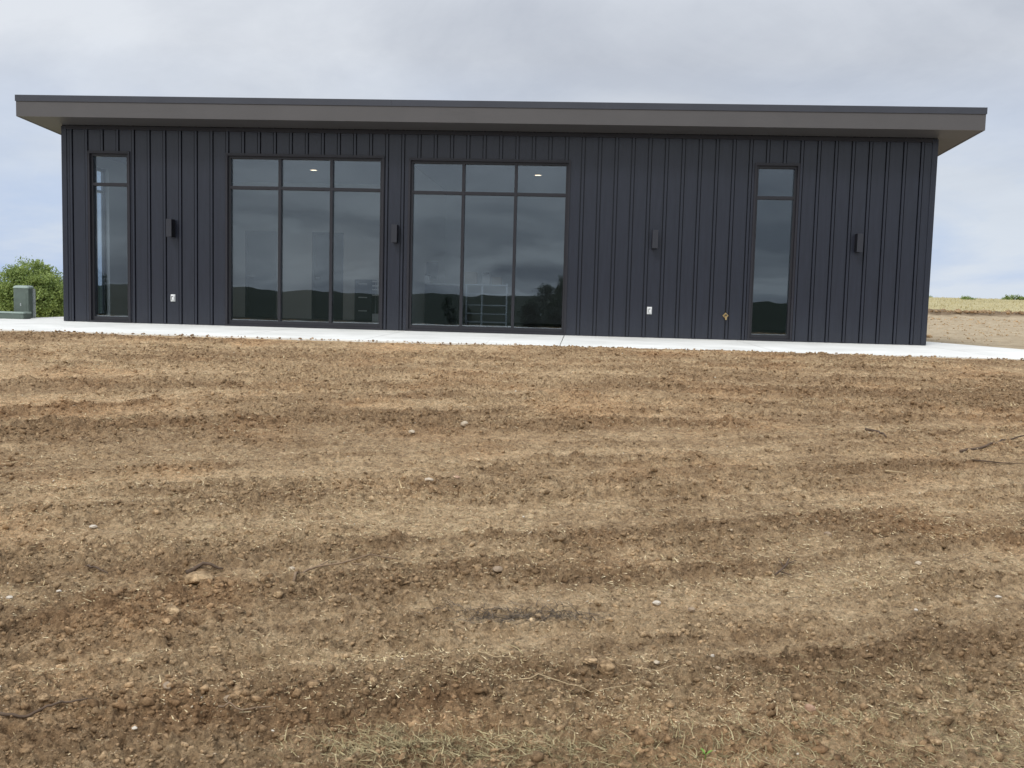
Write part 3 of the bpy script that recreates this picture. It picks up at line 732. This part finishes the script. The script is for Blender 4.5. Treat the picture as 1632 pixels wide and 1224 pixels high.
# trees behind the photographer, which the big panes mirror
def mirrored(px, py, dist, w_, h_, seed, ncl, per, label):
    d = ray(px, py); t0 = -CAM.y/d.y; hp = CAM+d*t0; d2 = Vector((d.x, -d.y, d.z)); c0 = hp+d2*dist; k = (dist+t0)/FPX
    g = float(terrain(np.array([c0.x]), np.array([c0.y]))[0])
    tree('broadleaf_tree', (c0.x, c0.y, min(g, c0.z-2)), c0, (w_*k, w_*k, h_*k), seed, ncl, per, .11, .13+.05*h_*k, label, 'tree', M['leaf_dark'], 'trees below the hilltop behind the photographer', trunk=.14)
mirrored(905, 492, 62, 20, 58, 31, 150, 40, 'tall dark tree mirrored at the right edge of the right big window')
mirrored(868, 506, 66, 15, 54, 32, 90, 40, 'dark tree with a ragged top mirrored in the right pane of the right big window')
mirrored(846, 508, 64, 13, 30, 33, 60, 40, 'low dark tree mirrored at the left of the right pane of the right big window')
mirrored(886, 512, 60, 22, 40, 34, 110, 40, 'broad dark tree mirrored low in the right pane of the right big window')
mirrored(156, 490, 60, 11, 58, 35, 100, 40, 'tall dark tree mirrored in the leftmost narrow window')
mirrored(716, 496, 150, 13, 26, 36, 60, 40, 'small far tree mirrored in the left pane of the right big window')
mirrored(744, 500, 150, 7, 24, 37, 40, 40, 'small far tree mirrored in the middle pane of the right big window')
# wooded slope below the hilltop
g = np.random.default_rng(77); n = 5200
Xw = g.uniform(-150, 170, n); Yw = -36-g.exponential(55, n)
Zw = terrain(Xw, Yw)
hh = np.minimum(g.uniform(.8, 2.4, n), np.maximum(.5, (-1.6-.004*(-Yw)) - Zw))
Vs = []; 
P = np.stack([Xw, Yw, Zw+hh*.6], 1).repeat(16, 0) + g.normal(size=(n*16, 3))*np.array([.9, .9, .5])*hh.repeat(16)[:, None]*.6
A = g.normal(size=(n*16, 3)); A /= np.linalg.norm(A, axis=1)[:, None]; B = np.cross(A, g.normal(size=(n*16, 3))); B /= np.linalg.norm(B, axis=1)[:, None]
s = g.uniform(.2, .5, (n*16, 1)); V = np.stack([P-A*s, P+B*s*.5, P+A*s, P-B*s*.5], 1).reshape(-1, 3)
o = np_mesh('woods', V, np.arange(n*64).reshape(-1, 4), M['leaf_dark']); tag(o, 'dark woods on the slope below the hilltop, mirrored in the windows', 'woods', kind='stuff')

# dry grass of the field beyond the bare pad
g = np.random.default_rng(78); n = 22000
Xg = g.uniform(8, 75, n); Yg = g.uniform(39, 108, n)
bdg = 38.5 + 3.0*(fbm(Xg*.08, Xg*0, 241, 3)-.5) - .10*(Xg-16)
ok = (Yg > bdg+1.0) & (Xg > 9.5+.30*(Yg+19)-2) & (Xg < 9.5+.48*(Yg+19)+6); Xg = Xg[ok]; Yg = Yg[ok]; n = len(Xg)
Zg = terrain(Xg, Yg); h = g.uniform(.03, .12, n)*(1+fbm(Xg*.3, Yg*.3, 9, 3)); a = g.uniform(0, 6.28, n); wd = g.uniform(.015, .04, n)
lx = g.normal(0, .08, n); ly = g.normal(0, .08, n)
V = np.stack([np.stack([Xg-wd*np.cos(a), Yg-wd*np.sin(a), Zg-.02], 1), np.stack([Xg+wd*np.cos(a), Yg+wd*np.sin(a), Zg-.02], 1), np.stack([Xg+lx, Yg+ly, Zg+h], 1)], 1).reshape(-1, 3)
M['hay'] = mat('hay', (.42, .37, .19), .9, .1, vscale=.5, col2=(.56, .49, .28))
tag(np_mesh('field_grass', V, np.arange(n*3).reshape(-1, 3), M['hay']), 'dry yellow green grass covering the field beyond the bare pad', 'grass', kind='stuff')

# ------------------------------------------------------------------ loose stuff on the soil
ICO_V, ICO_F = None, None
def ico(sub):
    import bmesh
    bm = bmesh.new(); bmesh.ops.create_icosphere(bm, subdivisions=sub, radius=1)
    v = np.array([q.co[:] for q in bm.verts]); f = np.array([[q.index for q in fc.verts] for fc in bm.faces]); bm.free(); return v, f
IV0, IF0 = ico(1); IV1, IF1 = ico(2); IV3, IF3 = ico(4)
def fan_points(g, n, dmin=1.7, dmax=15.6, power=1.0):
    u = g.random(n); d = dmin*(dmax/dmin)**(u**power); l = (g.random(n)*2-1)*(.58*d+.3)
    X = CAM.x + l*math.cos(YAW) + d*math.sin(YAW); Y = CAM.y - l*math.sin(YAW) + d*math.cos(YAW)
    return X, Y, d
def blobs(name, g, X, Y, Z, S_, m, iv, jf, flat=(.45, .85), sink=.3, jit=.26, dry=None):
    n = len(X); nv = len(iv)
    J = 1+g.normal(0, jit, (n, nv, 1)); a = g.uniform(0, 6.28, n); ca, sa = np.cos(a)[:, None], np.sin(a)[:, None]
    sx = g.uniform(.75, 1.35, n)[:, None]; sy = g.uniform(.65, 1.1, n)[:, None]; sz = g.uniform(*flat, n)[:, None]
    vx = iv[None, :, 0]*J[:, :, 0]*sx; vy = iv[None, :, 1]*J[:, :, 0]*sy; vz = iv[None, :, 2]*J[:, :, 0]*sz
    tl = g.normal(0, .25, n)[:, None]; vz = vz + tl*vx
    V = np.stack([X[:, None]+S_[:, None]*(vx*ca-vy*sa), Y[:, None]+S_[:, None]*(vx*sa+vy*ca), Z[:, None]+S_[:, None]*(vz+sz*(1-2*sink))], -1).reshape(-1, 3)
    F = (jf[None]+(np.arange(n)*nv)[:, None, None]).reshape(-1, 3)
    rv = np.repeat(g.random(n), nv); at_ = {'rnd': rv}
    if dry is not None: at_['dry'] = np.repeat(dry, nv)
    return np_mesh(name, V, F, m, attrs=at_)
def rnd_mat(name, stops, rough=.95, bump=.5, bscale=120):
    m, t, p = node_mat(name); p.inputs['Roughness'].default_value = rough; p.inputs['Specular IOR Level'].default_value = .15
    c = tramp(t, tattr(t, 'rnd'), stops); c = tmix(t, 1.0, c, tramp(t, tn(t, 60, 6, .7), [(.3, (.78,)*3), (.7, (1.2,)*3)]), 'MULTIPLY')
    t.links.new(c, p.inputs['Base Color']); tbump(t, p, tn(t, bscale, 6, .7), bump, .006); return m
m, t, p = node_mat('clod'); p.inputs['Roughness'].default_value = .95; p.inputs['Specular IOR Level'].default_value = .1
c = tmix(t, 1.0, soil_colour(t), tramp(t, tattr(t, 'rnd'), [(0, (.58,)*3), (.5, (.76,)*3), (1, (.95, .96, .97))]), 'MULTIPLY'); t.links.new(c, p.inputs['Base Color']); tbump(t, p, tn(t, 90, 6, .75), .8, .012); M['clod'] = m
M['grit'] = rnd_mat('grit', [(0, (.28, .20, .125)), (.6, (.40, .30, .195)), (.92, (.52, .43, .30)), (1, (.70, .65, .54))], .8, .3)
M['straw'] = rnd_mat('straw', [(0, (.34, .25, .13)), (.5, (.52, .41, .23)), (1, (.72, .60, .38))], .8, 0)
M['grassdead'] = rnd_mat('grassdead', [(0, (.12, .095, .05)), (.5, (.30, .245, .125)), (1, (.50, .42, .24))], .8, 0)
M['darkdead'] = rnd_mat('darkdead', [(0, (.055, .044, .034)), (1, (.20, .155, .11))], .9, 0)

g = np.random.default_rng(101)
X, Y, d = fan_points(g, 170000, power=.85); Z, R_, Q_ = dirt(X, Y)
ok = (g.random(len(X)) < .12+.8*R_**1.5) & (Y < SLAB_Y-.03); X, Y, Z, d, Q_ = X[ok], Y[ok], Z[ok], d[ok], Q_[ok]
# crumbs kicked up along the edge of the concrete
xe = g.uniform(-4, 19, 420); ye = np.interp(xe, [-26, -2, 6.5, 16, 30], [SLAB_Y+.25, SLAB_Y+.05, SLAB_Y-.12, SLAB_Y+.06, SLAB_Y+.3]) + g.normal(-.02, .05, 420)
X = np.concatenate([X, xe]); Y = np.concatenate([Y, ye]); Z = np.concatenate([Z, np.full(420, .0)]); d = np.concatenate([d, np.full(420, 15.2)]); Q_ = np.concatenate([Q_, g.uniform(0, .5, 420)])
S_ = (.0022+.00050*d)*np.exp(g.normal(.15, .55, len(X))); S_ = np.minimum(S_, .022)
for px, py, sx, sy, n, big in [(372, 940, .16, .07, 110, 1.0), (330, 960, .2, .04, 60, .7), (620, 935, .30, .06, 130, .8), (350, 1128, .22, .06, 110, 1.0), (150, 1130, .3, .05, 90, .8), (975, 1088, .14, .04, 50, .9), (1090, 880, .5, .12, 160, .8), (740, 930, .2, .06, 60, .9), (120, 1020, .3, .06, 90, .9), (670, 1018, .12, .02, 30, .9), (1440, 1190, .5, .12, 140, 1.1), (1350, 1130, .3, .08, 70, 1.0), (500, 790, .8, .16, 150, .7)]:
    q, dq = ground_at(px, py); xx = q.x+g.normal(0, sx, n); yy = q.y+.34*(xx-q.x)*(dq < 7)+g.normal(0, sy, n)
    X = np.concatenate([X, xx]); Y = np.concatenate([Y, yy]); Z = np.concatenate([Z, dirt(xx, yy)[0]]); Q_ = np.concatenate([Q_, g.uniform(0, .35, n)])
    S_ = np.concatenate([S_, np.minimum(.011*big*np.exp(g.normal(0, .45, n)), .024)])
tag(blobs('clods', g, X, Y, Z, S_, M['clod'], IV0, IF0, sink=.46, dry=Q_), 'brown crumbled clods strewn over the graded soil', 'clods', kind='stuff')
X, Y, d = fan_points(g, 6500, power=.85); Z, R_, Q_ = dirt(X, Y)
ok = (Y < SLAB_Y-.05); X, Y, Z, d = X[ok], Y[ok], Z[ok], d[ok]
S_ = np.minimum((.0017+.00036*d)*np.exp(g.normal(.0, .45, len(X))), .014)
tag(blobs('pebbles', g, X, Y, Z, S_, M['grit'], IV0, IF0, sink=.36, jit=.16), 'small pale pebbles scattered over the brown soil', 'pebbles', kind='stuff')
n = 9000; X = g.uniform(12, 48, n); Y = 1.0+37*g.random(n)**1.1; bx = 1600
X = np.concatenate([X, g.uniform(14, 48, bx)]); Y = np.concatenate([Y, 38.5 + 3.0*(fbm(X[n:]*.08, X[n:]*0, 241, 3)-.5) - .10*(X[n:]-16) + g.normal(0, .9, bx)])
bnk = np.arange(len(X)) >= n
ok = (X > 17+.0*Y) & (X > 9.5+.30*(Y+19)-3) & (X < 9.5+.50*(Y+19)+6) & ((Y > 3.5) | (X > 20.6)); X, Y, bnk = X[ok], Y[ok], bnk[ok]
Z = terrain(X, Y) + np.where(bnk, .28, .0)
S_ = np.where(bnk, np.exp(g.normal(-2.9, .5, len(X))), np.minimum(.00042*(Y+19)*np.exp(g.normal(.1, .5, len(X))), .09))
tag(blobs('lumps', g, X, Y, Z, S_, M['clod'], IV0, IF0, sink=.40, dry=np.where(bnk, g.uniform(0, .5, len(X)), g.uniform(.7, 1.3, len(X)))), 'earth lumps strewn on the bare pad and its bank right of the building', 'lumps', kind='stuff')
def blades(name, g, X, Y, Z, ln, wd, lift, m, curl=.3, seg=3):
    n = len(X); a = g.uniform(0, 6.283, n); el = np.abs(g.normal(0, lift, n))
    V = np.zeros((n, seg+1, 2, 3)); dirx, diry = np.cos(a), np.sin(a); bend = g.normal(0, curl, n)
    px, py, pz = X.copy(), Y.copy(), Z.copy()
    for k in range(seg+1):
        w_ = wd*(1-.75*k/seg); V[:, k, 0] = np.stack([px-diry*w_, py+dirx*w_, pz], 1); V[:, k, 1] = np.stack([px+diry*w_, py-dirx*w_, pz+w_*.6], 1)
        e = el*(1-1.5*k/seg); st_ = ln/seg
        aa = a+bend*k; px = px+np.cos(aa)*np.cos(e)*st_; py = py+np.sin(aa)*np.cos(e)*st_; pz = np.maximum(pz+np.sin(e)*st_, Z-.003)
        dirx, diry = np.cos(aa), np.sin(aa)
    base = (np.arange(n)*(seg+1)*2)[:, None]
    F = np.concatenate([np.concatenate([base+2*k, base+2*k+1, base+2*k+3, base+2*k+2], 1) for k in range(seg)])
    return np_mesh(name, V.reshape(-1, 3), F, m, attrs={'rnd': np.repeat(g.random(n), (seg+1)*2)})
X, Y, d = fan_points(g, 170000, power=.9); Z, R_, Q_ = dirt(X, Y)
pw = sst(.45, .75, fbm(X*.3, (Y-.05*X)*1.5, 301, 4)); ok = (g.random(len(X)) < .08+.9*pw*(.3+.7*Q_)) & (Y < SLAB_Y-.05); X, Y, Z, d = X[ok], Y[ok], Z[ok], d[ok]
ln = (.004+.0011*d)*np.exp(g.normal(.35, .55, len(X))); wd = .0008+.00034*d
q, _ = ground_at(690, 1103); ex = [(690, 1103, .34, .05, 900), (1000, 1150, .35, .06, 700), (330, 870, .7, .10, 700), (1500, 850, .8, .14, 800), (150, 735, .8, .16, 500), (60, 1080, .3, .08, 400)]
A = []
for px, py, sx, sy, n in ex:
    q, dq = ground_at(px, py); xx = q.x+g.normal(0, sx, n); yy = q.y+.34*(xx-q.x)+g.normal(0, sy, n); A.append((xx, yy, dirt(xx, yy)[0], np.full(n, dq)))
X, Y, Z, d = [np.concatenate([o_]+[a[k] for a in A]) for k, o_ in enumerate((X, Y, Z, d))]
ln = (.004+.0011*d)*np.exp(g.normal(.35, .5, len(X))); wd = .0008+.00034*d
tag(blades('straw_bits', g, X, Y, Z+.003, ln, wd*g.uniform(.6, 1.4, len(X)), .25, M['straw'], seg=1), 'pale chopped straw bits strewn on the soil', 'straw', kind='stuff')

def patch(px, py, sx, sy, n):          # points round a pixel's spot on the soil
    q, _ = ground_at(px, py); X = q.x+g.normal(0, sx, n); Y = q.y+g.normal(0, sy, n); Z = dirt(X, Y)[0]; return X, Y, Z
def multi(spots):
    A = [patch(*s) for s in spots]; return [np.concatenate(k) for k in zip(*A)]
X, Y, Z = multi([(625, 1212, .14, .07, 750), (720, 1222, .20, .08, 650), (860, 1215, .22, .06, 600), (1000, 1222, .3, .07, 450), (1330, 1200, .40, .14, 800), (1560, 1190, .34, .16, 800), (1480, 1110, .4, .2, 400), (585, 1180, .1, .07, 200), (1200, 1215, .3, .08, 350)])
tag(blades('dry_grass', g, X, Y, Z+.004, g.uniform(.015, .10, len(X))*g.uniform(.5, 1, len(X)), g.uniform(.0008, .0020, len(X)), .42, M['grassdead'], .25, 3), 'matted dry grass along the bottom of the bare soil', 'dry grass', kind='stuff')
X, Y, Z = multi([(835, 985, .16, .05, 300), (790, 990, .12, .04, 120), (890, 983, .10, .04, 100)])
tag(blades('dead_stalks', g, X, Y, Z+.004, g.uniform(.03, .12, len(X)), g.uniform(.001, .0022, len(X)), .18, M['darkdead'], .2, 3), 'patch of dark flattened dead stalks in the middle of the soil', 'dead stalks', kind='stuff')

# single stones one can point to
def stone_mat(name, a, b_): return mat(name, a, .85, .25, vscale=25, bump=.35, bscale=60, col2=b_)
STM = {'pale': stone_mat('stone_pale', (.42, .34, .24), (.58, .49, .37)), 'white': stone_mat('stone_white', (.50, .44, .36), (.66, .60, .50)), 'tan': stone_mat('stone_tan', (.25, .185, .125), (.38, .29, .20)),
       'brown': stone_mat('stone_brown', (.15, .105, .072), (.25, .18, .125)), 'orange': stone_mat('stone_orange', (.33, .20, .13), (.48, .32, .22))}
STONES = [
 (443, 958, 22, .62, 'pale', 'smooth pale tan stone right of the flat clod slab'),
 (275, 985, 28, .62, 'tan', 'rounded tan stone half sunk below the flat clod slab'),
 (277, 1002, 13, .7, 'brown', 'small brown stone touching the rounded tan stone from below'),
 (314, 932, 54, .42, 'tan', 'largest flat tan clod slab beside the dark root'),
 (267, 1117, 20, .8, 'tan', 'round grey brown stone standing out of smooth soil at lower left'),
 (70, 1136, 24, .62, 'brown', 'round brown stone above the long dark twig at the left edge'),
 (15, 958, 13, .5, 'white', 'white stone chip nearest the left picture edge'),
 (94, 954, 10, .55, 'white', 'smaller white stone chip a little in from the left edge'),
 (215, 1178, 11, .7, 'white', 'bright white pebble low at the left bottom'),
 (792, 925, 20, .55, 'tan', 'angular tan stone above the dark stalk patch'),
 (365, 1119, 19, .6, 'tan', 'tan stone amid crumbs right of the round grey brown stone'),
 (149, 844, 15, .5, 'white', 'white stone alone on the upper left soil'),
 (966, 1084, 34, .75, 'brown', 'big cracked brown clod in the stone cluster at lower middle'),
 (938, 1074, 30, .4, 'tan', 'flat tan clod leaning on the big cracked brown clod'),
 (991, 1093, 16, .7, 'brown', 'small brown lump right of the big cracked brown clod'),
 (1046, 967, 17, .5, 'white', 'flat white chip beside the dark stalk patch'),
 (1135, 1060, 9, .8, 'white', 'bright white pebble right of the stone cluster'),
 (1290, 1142, 20, .75, 'orange', 'orange tan stone standing at lower right'),
 (1046, 1064, 11, .7, 'pale', 'small pale stone between the stone cluster and the white pebble'),
 (1590, 957, 12, .5, 'white', 'white chip closest to the right picture edge'),
 (1459, 986, 8, .7, 'white', 'little white pebble left of the right edge chip'),
 (1463, 901, 12, .7, 'pale', 'pale round stone high on the right soil'),
 (740, 682, 13, .75, 'pale', 'pale round stone on the far soil in front of the right big window'),
 (656, 694, 11, .6, 'pale', 'pale stone on the far soil left of the pale round one'),
 (1102, 979, 14, .6, 'tan', 'tan stone right of the flat white chip'),
 (464, 914, 12, .6, 'pale', 'pale stone beside the left end of the long curved twig'),
 (1488, 1190, 26, .6, 'brown', 'grey brown clod in the dry grass at the bottom right'),
 (682, 772, 20, .4, 'pale', 'flat pale stone on the middle soil, right one of two'),
 (727, 770, 14, .4, 'orange', 'flat rusty stone on the middle soil beside a flat pale one'),
 (590, 1092, 24, .6, 'brown', 'dark rounded clod at lower middle above the pale straw'),
 (1224, 920, 16, .6, 'brown', 'dark clod beside the dark branching twig'),
 (1318, 858, 16, .6, 'tan', 'tan stone on the right soil above the pale straw streak'),
]
gs = np.random.default_rng(55)
for px, py, w_, fl, kind, label in STONES:
    q, tt = ground_at(px, py); rr = w_/2/FPX*tt*(.78 if kind == 'white' else .9)
    iv, jf = (IV3, IF3)
    nz = np.zeros(len(iv)); off = gs.uniform(0, 50, 3)
    for fr_, am in ((1.1, .34), (2.4, .22), (5.0, .16), (11.0, .09)):
        nz += am*(vnoise(iv[:, 0]*fr_+off[0]+iv[:, 2]*1.3*fr_, iv[:, 1]*fr_+off[1]-iv[:, 2]*.9*fr_, 400)-.5)
    V = iv*(1+nz)[:, None]
    for _ in range(5):      # broken facets
        dn = gs.normal(size=3); dn /= np.linalg.norm(dn); lim = gs.uniform(.68, .9); ex = np.maximum(0, V@dn-lim); V = V-ex[:, None]*dn*.85
    V = V*np.array([1, gs.uniform(.7, .95), fl])*rr; a = gs.uniform(-.5, .5)
    V = np.stack([V[:, 0]*math.cos(a)-V[:, 1]*math.sin(a), V[:, 0]*math.sin(a)+V[:, 1]*math.cos(a), V[:, 2]], 1)
    z = float(dirt(np.array([q.x]), np.array([q.y]))[0][0])
    soilish = kind == 'brown' or 'clod' in label
    o = np_mesh('clod' if soilish else 'stone', V, jf, M['clod'] if soilish else STM[kind], smooth=True, attrs={'rnd': np.full(len(V), .55), 'dry': np.full(len(V), .4 if kind == 'brown' else .65)}); o.location = (q.x, q.y, z+rr*fl*.58+.004)
    tag(o, label, 'clod' if soilish else 'stone', 'soil clods lying on the ground' if soilish else 'stones lying on the soil')

def twig(name, pix, r0, m, label, lift=.019, branches=()):
    def path(px):
        out = []
        for x, y in px:
            q, _ = ground_at(x, y); z = float(dirt(np.array([q.x]), np.array([q.y]))[0][0]); out.append(Vector((q.x, q.y, z+lift)))
        fine = []
        for a, c in zip(out[:-1], out[1:]):
            for k in range(4):
                e = a.lerp(c, k/4); 
                if k: e.z = max(e.z, float(dirt(np.array([e.x]), np.array([e.y]))[0][0])+lift*.6)
                fine.append(e+Vector((random.uniform(-1, 1), random.uniform(-1, 1), random.uniform(-.5, .5)))*r0*.6)
        fine.append(out[-1]); return fine
    r0 = r0*1.0; b = MB(); pts = path(pix); b.tube(pts, [r0*(1-.6*i/len(pts)) for i in range(len(pts))], 6)
    for br in branches:
        pts = path(br); b.tube(pts, [r0*.6*(1-.6*i/len(pts)) for i in range(len(pts))], 5)
    o = b.build(name, m, smooth=True); tag(o, label, 'twig', 'twigs lying on the soil')
twig('twig', [(468, 934), (485, 922), (505, 914), (545, 910), (590, 906), (634, 903)], .0065, M['twig'], 'long curved brown twig lying across the left middle soil', branches=[[(505, 914), (525, 902)], [(560, 909), (585, 915)]])
twig('twig', [(0, 1160), (40, 1156), (75, 1150), (105, 1143), (140, 1139)], .006, M['twig_dark'], 'long dark twig running in from the left picture edge')
twig('twig', [(136, 911), (155, 919), (172, 927)], .006, M['twig_dark'], 'short dark straight stick on the left soil')
twig('root', [(298, 917), (325, 913), (356, 914)], .011, M['twig_dark'], 'thick dark root piece above the flat tan clod slab')
twig('twig', [(762, 1052), (790, 1061), (816, 1070)], .003, M['twig_pale'], 'thin pale straight stick at lower middle')
twig('twig', [(815, 1117), (870, 1115), (940, 1116), (1008, 1112)], .003, M['twig_pale'], 'thin pale stalk stretched below the stone cluster', branches=[[(832, 1132), (828, 1112), (826, 1102)]])
twig('twig', [(1235, 925), (1252, 912), (1257, 900)], .006, M['twig_dark'], 'dark branching twig sticking up on the right soil', .02, branches=[[(1250, 913), (1240, 901)], [(1252, 910), (1268, 904)], [(1245, 918), (1262, 925)]])
twig('twig', [(1530, 724), (1570, 717), (1606, 707), (1632, 700)], .011, M['twig_dark'], 'dark branch on the far soil at the right edge')
twig('twig', [(1380, 688), (1400, 692), (1412, 700)], .014, M['twig_dark'], 'short thick dark twig on the far right soil')
twig('twig', [(1410, 756), (1445, 758)], .008, M['twig_pale'], 'short pale stick on the far right soil')
twig('twig', [(348, 1151), (385, 1149), (432, 1142)], .004, M['twig'], 'thin brown twig below the tan stones at lower left')
twig('twig', [(980, 1060), (1050, 1083), (1075, 1078)], .003, M['twig_pale'], 'thin pale stalk lying across the right of the stone cluster')
twig('twig', [(1549, 742), (1600, 741), (1632, 742)], .006, M['twig_dark'], 'thin dark twig below the dark branch at the right edge')
# one green sprout
q, tt = ground_at(1123, 1216); z = float(dirt(np.array([q.x]), np.array([q.y]))[0][0])
r = empty('sprout', (q.x, q.y, z), 'single small bright green sprout at the bottom of the soil', 'plant')
M['sprout'] = mat('sprout', (.16, .30, .05), .5, .3, var=.15)
MB().tube([(q.x, q.y, z-.005), (q.x+.002, q.y, z+.02)], .0012, 5).build('stem', M['sprout'], r)
for a in (.3, 2.2, 4.1):
    c_, s_ = math.cos(a), math.sin(a); P = lambda u, v, h: (q.x+.002+u*c_-v*s_, q.y+u*s_+v*c_, z+.018+h)
    MB().add([P(0, 0, 0), P(.012, .005, .010), P(.026, 0, .014), P(.012, -.005, .010)], [(0, 1, 2, 3)]).build('leaf', M['sprout'], r)
